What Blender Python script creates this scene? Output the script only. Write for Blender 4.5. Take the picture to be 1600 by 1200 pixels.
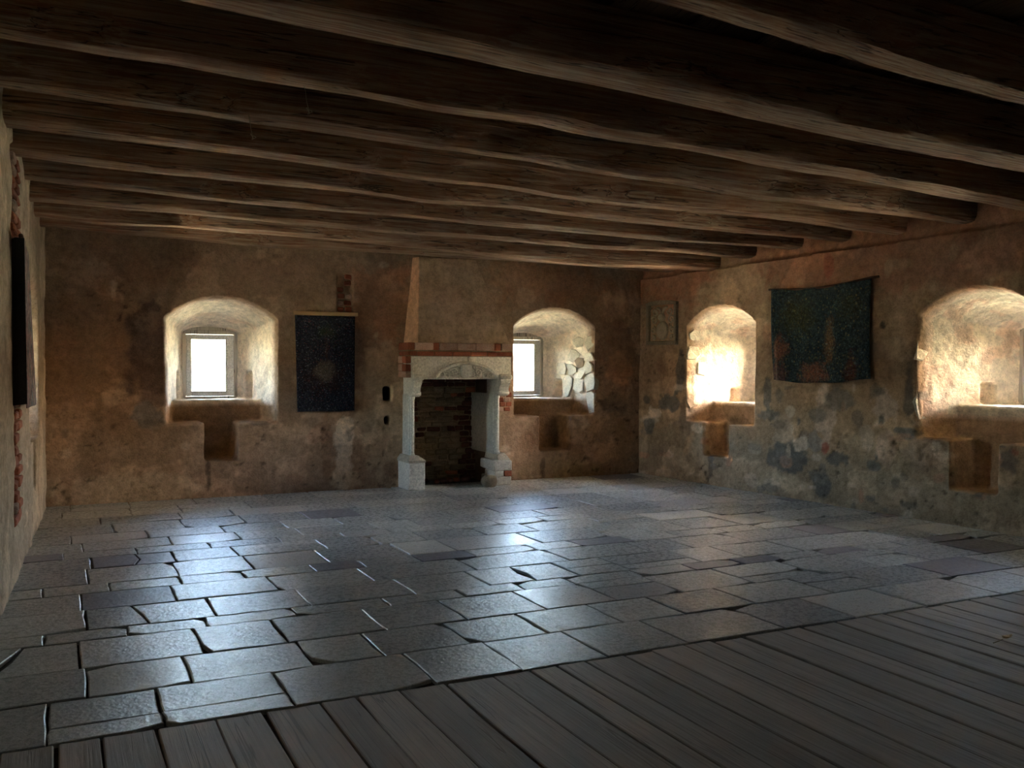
import bpy, bmesh, math, random
import numpy as np
from mathutils import Vector, Matrix, noise as mnoise

for o in list(bpy.data.objects):
    bpy.data.objects.remove(o)
SC = bpy.context.scene
COL = SC.collection

# ------------------------------------------------------------------ camera
FPX, CX, CY = 1450.0, 800.0, 600.0


def cam_axes(yaw, pitch, roll):
    y, p, r = map(math.radians, (yaw, pitch, roll))
    fwd = np.array([math.sin(y) * math.cos(p), math.cos(y) * math.cos(p), -math.sin(p)])
    r0 = np.array([math.cos(y), -math.sin(y), 0.0])
    u0 = np.cross(r0, fwd)
    right = r0 * math.cos(r) + u0 * math.sin(r)
    return right, np.cross(right, fwd), fwd


CR, CU, CW = cam_axes(26.1, 1.25, 0.25)
CP = np.array([0.0, 0.0, 1.6])
cam_data = bpy.data.cameras.new('camera')
cam = bpy.data.objects.new('camera', cam_data)
COL.objects.link(cam)
M = Matrix.Identity(4)
for i in range(3):
    M[i][0], M[i][1], M[i][2], M[i][3] = CR[i], CU[i], -CW[i], CP[i]
cam.matrix_world = M
cam_data.sensor_width = 36.0
cam_data.lens = FPX / 1600 * 36.0
cam_data.clip_start = 0.05
cam_data.clip_end = 500
SC.camera = cam

# ------------------------------------------------------------------ exposure, sky, sun
SC.view_settings.view_transform = 'Standard'
SC.view_settings.look = 'None'
SC.view_settings.gamma = 1.0
SC.view_settings.use_curve_mapping = False
SC.view_settings.exposure = 4.35
cy = SC.cycles
cy.use_denoising = True
cy.max_bounces = 10
cy.diffuse_bounces = 7
cy.glossy_bounces = 4
cy.transmission_bounces = 4
cy.transparent_max_bounces = 8
cy.caustics_reflective = False
cy.caustics_refractive = False
cy.sample_clamp_indirect = 6.0
cy.blur_glossy = 0.5

W = bpy.data.worlds.new('sky')
SC.world = W
W.use_nodes = True
wn = W.node_tree
sky = wn.nodes.new('ShaderNodeTexSky')
sky.sky_type = 'NISHITA'
sky.sun_disc = False
sky.sun_elevation = math.radians(28)
sky.sun_rotation = math.radians(140)
sky.air_density = 1.0
sky.dust_density = 2.5
sky.ozone_density = 1.0
bg = wn.nodes['Background']
wb = wn.nodes.new('ShaderNodeMix')                       # camera white balance for shade
wb.data_type = 'RGBA'
wb.blend_type = 'MULTIPLY'
wb.inputs[0].default_value = 1.0
wb.inputs[7].default_value = (1.06, 1.0, 0.94, 1)
wn.links.new(sky.outputs[0], wb.inputs[6])
wn.links.new(wb.outputs[2], bg.inputs[0])
bg.inputs[1].default_value = 1.0
SUN_DIR = Vector((-0.51, 0.72, -0.46)).normalized()
sl = bpy.data.lights.new('sun', 'SUN')
sl.energy = 75.0
sl.angle = math.radians(0.6)
sl.color = (1.0, 0.96, 0.90)
so = bpy.data.objects.new('sun', sl)
COL.objects.link(so)
so.rotation_euler = SUN_DIR.to_track_quat('-Z', 'Y').to_euler()

rnd = random.Random(7)

# ------------------------------------------------------------------ numpy noise


def _h(ix, iy, iz, s):
    with np.errstate(over='ignore'):
        h = (ix.astype(np.uint32) * np.uint32(374761393) + iy.astype(np.uint32) * np.uint32(668265263)
             + iz.astype(np.uint32) * np.uint32(2246822519) + np.uint32(s * 3266489917 & 0xffffffff))
        h = (h ^ (h >> np.uint32(13))) * np.uint32(1274126177)
        h = h ^ (h >> np.uint32(16))
        h = h * np.uint32(2654435761)
        h = h ^ (h >> np.uint32(15))
    return h.astype(np.float64) / 4294967295.0 * 2 - 1


def vnoise(P, sc, s=0):
    q = np.asarray(P, float) * sc + 1000.5
    i = np.floor(q).astype(np.int64)
    f = q - i
    f = f * f * (3 - 2 * f)
    x, y, z = i[:, 0], i[:, 1], i[:, 2]
    r = 0
    for dx in (0, 1):
        wx = f[:, 0] if dx else 1 - f[:, 0]
        for dy in (0, 1):
            wy = f[:, 1] if dy else 1 - f[:, 1]
            for dz in (0, 1):
                wz = f[:, 2] if dz else 1 - f[:, 2]
                r = r + wx * wy * wz * _h(x + dx, y + dy, z + dz, s)
    return r


def fbm(P, sc, o=4, s=0):
    r, a = 0, 1.0
    for k in range(o):
        r = r + a * vnoise(P, sc * 2 ** k, s + k)
        a *= 0.5
    return r


# ------------------------------------------------------------------ rays


def ray(x, y):
    return (x - CX) / FPX * CR - (y - CY) / FPX * CU + CW


def at_y(x, y, Y):
    d = ray(x, y)
    return CP + d * ((Y - CP[1]) / d[1])


def at_z(x, y, Z=0.0):
    d = ray(x, y)
    return CP + d * ((Z - CP[2]) / d[2])


# ------------------------------------------------------------------ materials


class NT:
    def __init__(s, name):
        s.m = bpy.data.materials.new(name)
        s.m.use_nodes = True
        s.t = s.m.node_tree
        s.b = s.t.nodes['Principled BSDF']
        s.out = s.t.nodes['Material Output']

    def n(s, typ, ins=None, **kw):
        nd = s.t.nodes.new(typ)
        for k, v in kw.items():
            setattr(nd, k, v)
        for k, v in (ins or {}).items():
            s.set(nd.inputs[k], v)
        return nd

    def set(s, sock, v):
        if isinstance(v, bpy.types.NodeSocket):
            s.t.links.new(v, sock)
        else:
            if isinstance(v, tuple) and len(v) == 3 and sock.type == 'RGBA':
                v = v + (1,)
            sock.default_value = v

    def coord(s, scale=(1, 1, 1), kind='Object', rot=(0, 0, 0), loc=(0, 0, 0)):
        tc = s.n('ShaderNodeTexCoord')
        mp = s.n('ShaderNodeMapping', {'Vector': tc.outputs[kind], 'Scale': scale, 'Rotation': rot, 'Location': loc})
        return mp.outputs[0]

    def noise(s, vec, scale, detail=5, rough=0.55, dist=0.0):
        return s.n('ShaderNodeTexNoise', {'Vector': vec, 'Scale': scale, 'Detail': detail, 'Roughness': rough, 'Distortion': dist})

    def ramp(s, fac, stops, interp='LINEAR'):
        r = s.n('ShaderNodeValToRGB', {'Fac': fac})
        cr = r.color_ramp
        cr.interpolation = interp
        while len(cr.elements) < len(stops):
            cr.elements.new(0.5)
        for e, (p, c) in zip(cr.elements, stops):
            e.position = p
            e.color = (c, c, c, 1) if isinstance(c, (int, float)) else tuple(c) + (1,)
        return r.outputs[0]

    def mix(s, a, b, f, mode='MIX'):
        m = s.n('ShaderNodeMix', data_type='RGBA', blend_type=mode)
        s.set(m.inputs[0], f)
        s.set(m.inputs[6], a)
        s.set(m.inputs[7], b)
        return m.outputs[2]

    def math(s, op, a, b=0.5):
        m = s.n('ShaderNodeMath', operation=op)
        s.set(m.inputs[0], a)
        s.set(m.inputs[1], b)
        return m.outputs[0]

    def bump(s, h, strength=0.5, dist=0.01, prev=None):
        b = s.n('ShaderNodeBump', {'Height': h, 'Strength': strength, 'Distance': dist})
        if prev is not None:
            s.set(b.inputs['Normal'], prev)
        return b.outputs[0]

    def fin(s, color, rough=0.8, normal=None, spec=0.3):
        s.set(s.b.inputs['Base Color'], color)
        s.set(s.b.inputs['Roughness'], rough)
        s.b.inputs['Specular IOR Level'].default_value = spec
        if normal is not None:
            s.set(s.b.inputs['Normal'], normal)
        return s.m


def m_plaster(name, base=None, bumps=1.0):
    t = NT(name)
    v = t.coord()
    if base is None:
        c = t.n('ShaderNodeAttribute', attribute_name='paint').outputs['Color']
    else:
        c = t.mix(base, (0, 0, 0), 0.0)
    n1 = t.noise(v, 3.0, 8, 0.65)
    n2 = t.noise(v, 14.0, 8, 0.7)
    n3 = t.noise(v, 60.0, 4, 0.7)
    c = t.mix(c, t.ramp(n1.outputs[0], [(0.3, (0.74, 0.71, 0.67)), (0.7, (1.2, 1.18, 1.16))]), 1.0, 'MULTIPLY')
    c = t.mix(c, t.ramp(n2.outputs[0], [(0.3, 0.68), (0.6, 1.15)]), 1.0, 'MULTIPLY')
    c = t.mix(c, t.ramp(n3.outputs[0], [(0.33, 0.7), (0.5, 1.06)]), 0.8, 'MULTIPLY')
    nb = t.bump(n2.outputs[0], 0.55 * bumps, 0.03)
    nb = t.bump(n3.outputs[0], 0.45 * bumps, 0.008, nb)
    return t.fin(c, 0.92, nb, 0.12)


def m_simple_stone(name, c1, c2, scale=8, rough=0.85, bump=0.5, spec=0.2):
    t = NT(name)
    v = t.coord()
    n1 = t.noise(v, scale, 6, 0.65)
    n2 = t.noise(v, scale * 7, 5, 0.7)
    c = t.mix(c1, c2, t.ramp(n1.outputs[0], [(0.35, 0.0), (0.65, 1.0)]))
    c = t.mix(c, t.ramp(n2.outputs[0], [(0.3, 0.6), (0.6, 1.1)]), 1.0, 'MULTIPLY')
    oi = t.n('ShaderNodeObjectInfo')
    c = t.mix(c, t.ramp(oi.outputs['Random'], [(0, 0.75), (1, 1.2)]), 1.0, 'MULTIPLY')
    nb = t.bump(n1.outputs[0], bump, 0.02)
    nb = t.bump(n2.outputs[0], bump, 0.005, nb)
    return t.fin(c, rough, nb, spec)


def m_flag(name, c1, c2, r0=0.15, r1=0.42, bump=0.85):
    t = NT(name)
    v0 = t.coord()
    oi = t.n('ShaderNodeObjectInfo')
    off = t.n('ShaderNodeVectorMath', {0: v0, 1: oi.outputs['Location']}, operation='ADD').outputs[0]
    n1 = t.noise(off, 2.2, 6, 0.6)
    n2 = t.noise(off, 24.0, 6, 0.68)
    n3 = t.noise(off, 80.0, 4, 0.7)
    v = t.n('ShaderNodeTexVoronoi', {'Vector': off, 'Scale': 42.0, 'Randomness': 1.0})
    c = t.mix(c1, c2, t.ramp(n1.outputs[0], [(0.35, 0.0), (0.65, 1.0)]))
    c = t.mix(c, t.ramp(n2.outputs[0], [(0.3, 0.75), (0.6, 1.1)]), 1.0, 'MULTIPLY')
    c = t.mix(c, t.ramp(n3.outputs[0], [(0.36, 0.6), (0.48, 1.06)]), 0.8, 'MULTIPLY')
    c = t.mix(c, t.ramp(oi.outputs['Random'], [(0, (0.74, 0.74, 0.76)), (0.5, (1.0, 0.98, 0.94)), (1, (1.25, 1.22, 1.17))]), 1.0, 'MULTIPLY')
    ro = t.ramp(n2.outputs[0], [(0.3, r1), (0.7, r0)])
    nb = t.bump(n1.outputs[0], 0.25, 0.03)
    nb = t.bump(n2.outputs[0], 0.5 * bump, 0.012, nb)
    nb = t.bump(v.outputs['Distance'], 0.22 * bump, 0.006, nb)
    return t.fin(c, ro, nb, 0.38)


def m_wood(name, c1, c2, c3, axis='X', rough=0.75, bump=0.6, spec=0.2, ck=0.8):
    t = NT(name)
    oi = t.n('ShaderNodeObjectInfo')
    k = {'X': (0.45, 1, 1), 'Y': (1, 0.45, 1), 'Z': (1, 1, 0.45)}[axis]
    v0 = t.coord(k)
    mul = t.n('ShaderNodeMath', {0: oi.outputs['Random'], 1: 37.0}, operation='MULTIPLY').outputs[0]
    v = t.n('ShaderNodeVectorMath', {0: v0, 1: mul}, operation='ADD').outputs[0]
    k2 = {'X': (0.06, 1, 1), 'Y': (1, 0.06, 1), 'Z': (1, 1, 0.06)}[axis]
    w = t.n('ShaderNodeVectorMath', {0: v, 1: k2}, operation='MULTIPLY').outputs[0]
    n1 = t.noise(v, 4.0, 6, 0.6)
    n2 = t.noise(w, 45.0, 6, 0.65, 0.3)
    n3 = t.noise(w, 14.0, 3, 0.5, 0.4)
    c = t.mix(c1, c2, t.ramp(n1.outputs[0], [(0.36, 0.0), (0.62, 1.0)]))
    c = t.mix(c, c3, t.ramp(n2.outputs[0], [(0.42, 0.0), (0.7, 0.75)]))
    crack = t.ramp(n3.outputs[0], [(0.485, 1.0), (0.497, 0.12), (0.503, 0.12), (0.515, 1.0)])
    c = t.mix(c, crack, ck, 'MULTIPLY')
    c = t.mix(c, t.ramp(oi.outputs['Random'], [(0, 0.8), (1, 1.2)]), 1.0, 'MULTIPLY')
    nb = t.bump(n2.outputs[0], bump, 0.012)
    nb = t.bump(crack, bump * 0.7, 0.015, nb)
    nb = t.bump(n1.outputs[0], bump * 0.6, 0.03, nb)
    return t.fin(c, rough, nb, spec)


MAT = {}
MAT['plaster'] = m_plaster('lime_plaster')
MAT['hood'] = m_plaster('hood_plaster', (0.42, 0.29, 0.20))
MAT['cheek'] = m_plaster('cheek_plaster', (0.62, 0.36, 0.23))
MAT['limestone'] = m_simple_stone('carved_limestone', (0.78, 0.75, 0.68), (0.66, 0.635, 0.575), 6, 0.8, 0.3)
MAT['relief'] = m_simple_stone('relief_stone', (0.36, 0.285, 0.20), (0.27, 0.22, 0.155), 9, 0.85, 0.4)
MAT['brick'] = m_simple_stone('red_brick', (0.40, 0.13, 0.07), (0.30, 0.10, 0.06), 14, 0.9, 0.5)
MAT['brick_pale'] = m_simple_stone('lime_smeared_brick', (0.50, 0.34, 0.27), (0.42, 0.24, 0.18), 12, 0.9, 0.5)
MAT['rubble'] = m_simple_stone('rubble_stone', (0.30, 0.21, 0.135), (0.22, 0.15, 0.095), 10, 0.95, 0.6)
MAT['soot'] = m_simple_stone('sooty_brick', (0.16, 0.06, 0.04), (0.08, 0.04, 0.03), 14, 0.95, 0.6)
MAT['reveal_stone'] = m_simple_stone('reveal_stone', (0.74, 0.66, 0.53), (0.60, 0.53, 0.42), 9, 0.9, 0.9)
MAT['flag'] = m_flag('grey_flagstone', (0.53, 0.55, 0.53), (0.42, 0.44, 0.43))
MAT['flag_pale'] = m_flag('pale_flagstone', (0.60, 0.60, 0.57), (0.53, 0.53, 0.50), 0.2, 0.42, 0.4)
MAT['flag_dark'] = m_flag('slate_flagstone', (0.23, 0.22, 0.245), (0.18, 0.175, 0.195), 0.3, 0.5, 0.6)
MAT['dirt'] = m_simple_stone('joint_dirt', (0.11, 0.09, 0.07), (0.07, 0.06, 0.05), 20, 1.0, 0.6)
MAT['beam'] = m_wood('hewn_beam', (0.20, 0.09, 0.046), (0.31, 0.155, 0.088), (0.52, 0.40, 0.285), 'X', 0.8, 0.7)
MAT['board'] = m_wood('ceiling_board', (0.13, 0.075, 0.045), (0.21, 0.13, 0.08), (0.27, 0.19, 0.12), 'Y', 0.85, 0.5)
MAT['plank'] = m_wood('floor_plank', (0.50, 0.405, 0.32), (0.58, 0.475, 0.38), (0.42, 0.335, 0.26), 'Y', 0.6, 0.3, 0.2, 0.3)
MAT['frame'] = m_wood('window_frame', (0.60, 0.54, 0.46), (0.66, 0.60, 0.52), (0.52, 0.46, 0.38), 'Z', 0.6, 0.2)
MAT['white'] = m_simple_stone('white_paint', (0.84, 0.83, 0.80), (0.80, 0.79, 0.75), 10, 0.45, 0.08)
MAT['batten'] = m_wood('pale_batten', (0.42, 0.27, 0.14), (0.50, 0.33, 0.18), (0.34, 0.21, 0.11), 'X', 0.5, 0.2)
MAT['rod'] = m_wood('dark_rod', (0.10, 0.045, 0.025), (0.14, 0.065, 0.035), (0.08, 0.035, 0.02), 'X', 0.5, 0.2)
MAT['lining'] = m_simple_stone('dark_lining', (0.035, 0.033, 0.03), (0.028, 0.026, 0.024), 40, 0.95, 0.3)
MAT['straw'] = m_simple_stone('dry_straw', (0.55, 0.46, 0.30), (0.45, 0.36, 0.22), 30, 0.8, 0.2)
MAT['leaf'] = m_simple_stone('dry_leaf', (0.80, 0.62, 0.36), (0.70, 0.5, 0.26), 30, 0.8, 0.2)


def m_glass():
    t = NT('window_glass')
    for n in list(t.t.nodes):
        if n != t.out:
            t.t.nodes.remove(n)
    tr = t.n('ShaderNodeBsdfTransparent', {'Color': (0.97, 0.98, 0.97)})
    gl = t.n('ShaderNodeBsdfGlossy', {'Roughness': 0.03})
    fr = t.n('ShaderNodeFresnel', {'IOR': 1.45})
    mx = t.n('ShaderNodeMixShader', {0: fr.outputs[0], 1: tr.outputs[0], 2: gl.outputs[0]})
    t.t.links.new(mx.outputs[0], t.out.inputs[0])
    return t.m


MAT['glass'] = m_glass()


def ell(t, vec, c, r, soft=0.25, wob=None, amt=0.25):
    """soft ellipse mask in object x,z"""
    d = t.n('ShaderNodeVectorMath', {0: vec, 1: (c[0], 0, c[1])}, operation='SUBTRACT').outputs[0]
    d = t.n('ShaderNodeVectorMath', {0: d, 1: (1 / r[0], 0, 1 / r[1])}, operation='MULTIPLY').outputs[0]
    l = t.n('ShaderNodeVectorMath', {0: d}, operation='LENGTH').outputs['Value']
    if wob is not None:
        l = t.math('ADD', l, t.math('MULTIPLY', wob, amt))
    return t.ramp(l, [(1.0 - soft * 2, 1.0), (1.05, 0.0)])


def m_tapestry(name, ground, flowers, scale, patches, fs=0.5):
    t = NT(name)
    v = t.coord()
    vo = t.n('ShaderNodeTexVoronoi', {'Vector': v, 'Scale': scale, 'Randomness': 1.0})
    n1 = t.noise(v, 9.0, 8, 0.75)
    n2 = t.noise(v, 70.0, 3, 0.7)
    wob = t.math('SUBTRACT', n1.outputs[0], 0.5)
    c = t.mix(ground[0], ground[1], t.ramp(n1.outputs[0], [(0.38, 0.0), (0.62, 1.0)]))
    for cc, r, col, st in patches:
        m = t.math('MULTIPLY', ell(t, v, cc, r, 0.3, wob, 2.6), st)
        c = t.mix(c, col, m)
    fl = t.ramp(t.n('ShaderNodeSeparateColor', {0: vo.outputs['Color']}).outputs[0],
                [(i / max(1, len(flowers) - 1), f) for i, f in enumerate(flowers)], 'CONSTANT')
    fm = t.math('MULTIPLY', t.ramp(vo.outputs['Distance'], [(0.25, 1.0), (0.6, 0.0)]), 0.6)
    n4 = t.noise(v, scale * 1.1, 4, 0.8)
    fm = t.math('MULTIPLY', fm, t.ramp(n4.outputs[0], [(0.42, 0.15), (0.62, 1.0)]))
    c = t.mix(c, fl, t.math('MULTIPLY', fm, fs * 2))
    c = t.mix(c, t.ramp(n4.outputs[0], [(0.35, 0.45), (0.65, 1.6)]), 1.0, 'MULTIPLY')
    c = t.mix(c, t.ramp(n2.outputs[0], [(0.3, 0.55), (0.7, 1.3)]), 1.0, 'MULTIPLY')
    nb = t.bump(n2.outputs[0], 0.5, 0.004)
    return t.fin(c, 0.95, nb, 0.1)


# ------------------------------------------------------------------ object helpers


def link(name, me, mat=None, parent=None):
    o = bpy.data.objects.new(name, me)
    COL.objects.link(o)
    if mat is not None:
        me.materials.clear()
        me.materials.append(mat)
    if parent is not None:
        o.parent = parent
    return o


def from_bm(name, bm, mat, parent=None, smooth=False, loc=None):
    me = bpy.data.meshes.new(name)
    bmesh.ops.recalc_face_normals(bm, faces=bm.faces)
    bm.to_mesh(me)
    bm.free()
    if smooth:
        me.polygons.foreach_set('use_smooth', [True] * len(me.polygons))
    o = link(name, me, mat, parent)
    if loc is not None:
        o.location = loc
    return o


def from_py(name, verts, faces, mat, parent=None, smooth=False, loc=None):
    me = bpy.data.meshes.new(name)
    me.from_pydata([tuple(map(float, v)) for v in verts], [], faces)
    me.update()
    if smooth:
        me.polygons.foreach_set('use_smooth', [True] * len(me.polygons))
    o = link(name, me, mat, parent)
    if loc is not None:
        o.location = loc
    return o


def thing(name, label, cat, loc, group=None, rotz=0):
    o = bpy.data.objects.new(name, None)
    COL.objects.link(o)
    o.location = loc
    o.rotation_euler = (0, 0, rotz)
    o['label'] = label
    o['category'] = cat
    if group:
        o['group'] = group
    return o


def tag(o, label, cat, group=None):
    o['label'] = label
    o['category'] = cat
    if group:
        o['group'] = group
    return o


def add_box(bm, lo, hi, bevel=0.0, jit=0.0, r=rnd):
    vs = []
    for z in (lo[2], hi[2]):
        for y in (lo[1], hi[1]):
            for x in (lo[0], hi[0]):
                vs.append(bm.verts.new((x + r.uniform(-jit, jit), y + r.uniform(-jit, jit), z + r.uniform(-jit, jit))))
    fs = []
    for f in ((0, 2, 3, 1), (4, 5, 7, 6), (0, 1, 5, 4), (2, 6, 7, 3), (0, 4, 6, 2), (1, 3, 7, 5)):
        fs.append(bm.faces.new([vs[i] for i in f]))
    if bevel > 0:
        es = list({e for f in fs for e in f.edges})
        bmesh.ops.bevel(bm, geom=es, offset=bevel, segments=1, affect='EDGES')
    return vs


def box_obj(name, lo, hi, mat, parent=None, bevel=0.0, jit=0.0, loc=None):
    bm = bmesh.new()
    add_box(bm, lo, hi, bevel, jit)
    return from_bm(name, bm, mat, parent, loc=loc)


def loft(bm, rings, cap=True):
    """rings: list of lists of points (same length, closed loops)"""
    vr = [[bm.verts.new(tuple(p)) for p in r] for r in rings]
    n = len(vr[0])
    for a, b in zip(vr[:-1], vr[1:]):
        for i in range(n):
            j = (i + 1) % n
            bm.faces.new((a[i], a[j], b[j], b[i]))
    if cap:
        bm.faces.new(vr[0][::-1])
        bm.faces.new(vr[-1])
    return vr


def tube(bm, pts, rad, seg=8):
    pts = [Vector(p) for p in pts]
    rings = []
    for i, p in enumerate(pts):
        t = (pts[min(i + 1, len(pts) - 1)] - pts[max(i - 1, 0)]).normalized()
        ref = Vector((0, 1, 0)) if abs(t.y) < 0.9 else Vector((1, 0, 0))
        a = t.cross(ref).normalized()
        b = t.cross(a)
        r = rad[i] if isinstance(rad, (list, tuple)) else rad
        rings.append([p + (a * math.cos(k * 2 * math.pi / seg) + b * math.sin(k * 2 * math.pi / seg)) * r for k in range(seg)])
    loft(bm, rings)


def lump(name, size, mat, parent, loc, seed=0, sub=2, amt=0.25, cat=None):
    bm = bmesh.new()
    bmesh.ops.create_icosphere(bm, subdivisions=sub, radius=0.5)
    P = np.array([v.co[:] for v in bm.verts])
    n = fbm(P + seed * 3.1, 1.6, 3, seed)
    for v, k in zip(bm.verts, n):
        v.co = v.co * (1 + amt * k)
        m = max(abs(v.co.x), abs(v.co.y), abs(v.co.z))
        if m > 0.4:
            v.co *= (0.4 + (m - 0.4) * 0.4) / m
        v.co = Vector((v.co.x * size[0] * 1.2, v.co.y * size[1] * 1.2, v.co.z * size[2] * 1.2))
    return from_bm(name, bm, mat, parent, smooth=True, loc=loc)


# ------------------------------------------------------------------ walls
class WF:
    """wall frame: u along the wall, d outwards from the room, z up"""

    def __init__(s, p0, u):
        s.p = np.array([p0[0], p0[1], 0.0])
        k = math.hypot(*u)
        s.u = np.array([u[0] / k, u[1] / k, 0.0])
        s.d = np.array([-s.u[1], s.u[0], 0.0])
        s.M = Matrix(((s.u[0], s.d[0], 0, p0[0]), (s.u[1], s.d[1], 0, p0[1]), (0, 0, 1, 0), (0, 0, 0, 1)))

    def w(s, u, d, z):
        return s.p + s.u * u + s.d * d + np.array([0, 0, z])

    def px(s, x, y, d=0.0):
        r = ray(x, y)
        k = (d - (CP - s.p) @ s.d) / (r @ s.d)
        q = CP + r * k - s.p
        return q @ s.u, q[2]


YB = 11.42
FB = WF((-1.4, YB), (1, 0))                       # back wall: u = X + 1.4
FR = WF((7.68, 11.45), (0.45, -5.76))             # right wall, towards the camera
LX = lambda Y: -0.12 - 0.042 * (11.5 - Y)
RX = lambda Y: 7.68 + 0.078125 * (11.45 - Y)
FLW = WF((LX(-3.2), -3.2), (0.042, 1))            # left wall, away from the camera
FRE = WF((10.5, -3.0), (-1, 0))                   # rear wall behind the camera
T = 1.25


def arch(uc, w, z0, zs, za, n=9):
    """closed outline (u,z): flat sill, upright sides, segmental arch"""
    pts = [(uc - w, z0), (uc + w, z0), (uc + w, zs)]
    for i in range(1, n):
        a = 1 - 2 * i / n
        pts.append((uc + w * a, zs + (za - zs) * (1 - abs(a) ** 2.2)))
    pts.append((uc - w, zs))
    return pts


def cut_obj(bm):
    me = bpy.data.meshes.new('cut')
    bmesh.ops.recalc_face_normals(bm, faces=bm.faces)
    bm.to_mesh(me)
    bm.free()
    o = bpy.data.objects.new('cut', me)
    COL.objects.link(o)
    return o


def cut_box(u0, u1, d0, d1, z0, z1):
    bm = bmesh.new()
    add_box(bm, (u0, d0, z0), (u1, d1, z1))
    return cut_obj(bm)


WIN_D = 1.0


def niche_cutters(uc, sill, seat=0.865, well=0.40, hw=0.65, sock=0.33, wuc=None, foot=(-0.2, 0.2)):
    wuc = uc if wuc is None else wuc
    cs = []
    f = arch(uc, hw, sill, 2.13, 2.385)
    b = arch(wuc, 0.335, sill, 1.98, 2.06)

    def lerp(d):
        k = (d) / WIN_D
        return [(p[0] + (q[0] - p[0]) * k, p[1] + (q[1] - p[1]) * k) for p, q in zip(f, b)]
    bm = bmesh.new()
    loft(bm, [[(p[0], d, p[1]) for p in lerp(d)] for d in (-0.15, 0.0, 0.33, 0.66, WIN_D)])
    cs.append(cut_obj(bm))
    bm = bmesh.new()
    r = []
    for d in (-0.15, 0.0, 0.40):
        k = d / WIN_D
        a0 = uc - hw + (wuc - 0.335 - uc + hw) * k
        a1 = uc + hw + (wuc + 0.335 - uc - hw) * k
        r.append([(a0, d, seat), (a1, d, seat), (a1, d, sill + 0.1), (a0, d, sill + 0.1)])
    loft(bm, r)
    cs.append(cut_obj(bm))
    cs.append(cut_box(uc + foot[0], uc + foot[1], -0.15, 0.41, well, seat + 0.05))
    bm = bmesh.new()
    s0 = arch(wuc, 0.335, sill, 1.98, 2.06)
    s1 = arch(wuc, 0.42, sill - 0.06, 2.02, 2.12)
    loft(bm, [[(p[0], d, p[1]) for p in s] for d, s in ((WIN_D - 0.04, s0), (1.08, s0), (T + 0.1, s1))])
    cs.append(cut_obj(bm))
    for s in (-1, 1):
        k = 0.70
        ue = uc + s * hw + (wuc + s * 0.335 - uc - s * hw) * k
        cs.append(cut_box(min(ue - s * 0.05, ue + s * 0.14), max(ue - s * 0.05, ue + s * 0.14), 0.62, 0.78, sill - 0.005, sill + sock))
    return cs


def blob_paint(P, base, blobs):
    """P local coords (u,d,z); blobs (u,z,ru,rz,colour,strength,edge[,dmax])"""
    col = np.tile(np.array(base, float), (len(P), 1))
    wob = fbm(P, 3.2, 4, 11) * 0.42
    wob2 = fbm(P, 11.0, 3, 31) * 0.3
    for b in blobs:
        u, z, ru, rz, c, st, ed = b[:7]
        dd = np.sqrt(((P[:, 0] - u) / ru) ** 2 + ((P[:, 2] - z) / rz) ** 2) + wob + wob2
        m = np.clip((1 - dd) / (ed * 0.55), 0, 1) * st
        if len(b) > 7:
            m = m * (P[:, 1] < b[7])
        col = col * (1 - m[:, None]) + np.array(c) * m[:, None]
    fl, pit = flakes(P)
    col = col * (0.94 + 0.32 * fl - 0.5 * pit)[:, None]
    return col


def flakes(P):
    """plaster coats that have come away (fl 0..1) and pitted spots (pit 0..1)"""
    q = P * np.array([1.0, 1.0, 1.15])
    low = np.clip((1.5 - P[:, 2]) / 1.2, 0, 1)
    fl = np.clip((fbm(q, 1.9, 5, 61) + 0.25 * low - 0.30) / 0.06, 0, 1)
    zone = np.clip((fbm(q, 0.9, 2, 71) + 0.35 * low - 0.25) / 0.2, 0, 1)
    pit = np.clip((fbm(q, 15.0, 3, 81) - 0.55) / 0.15, 0, 1) * zone
    return fl, pit


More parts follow.
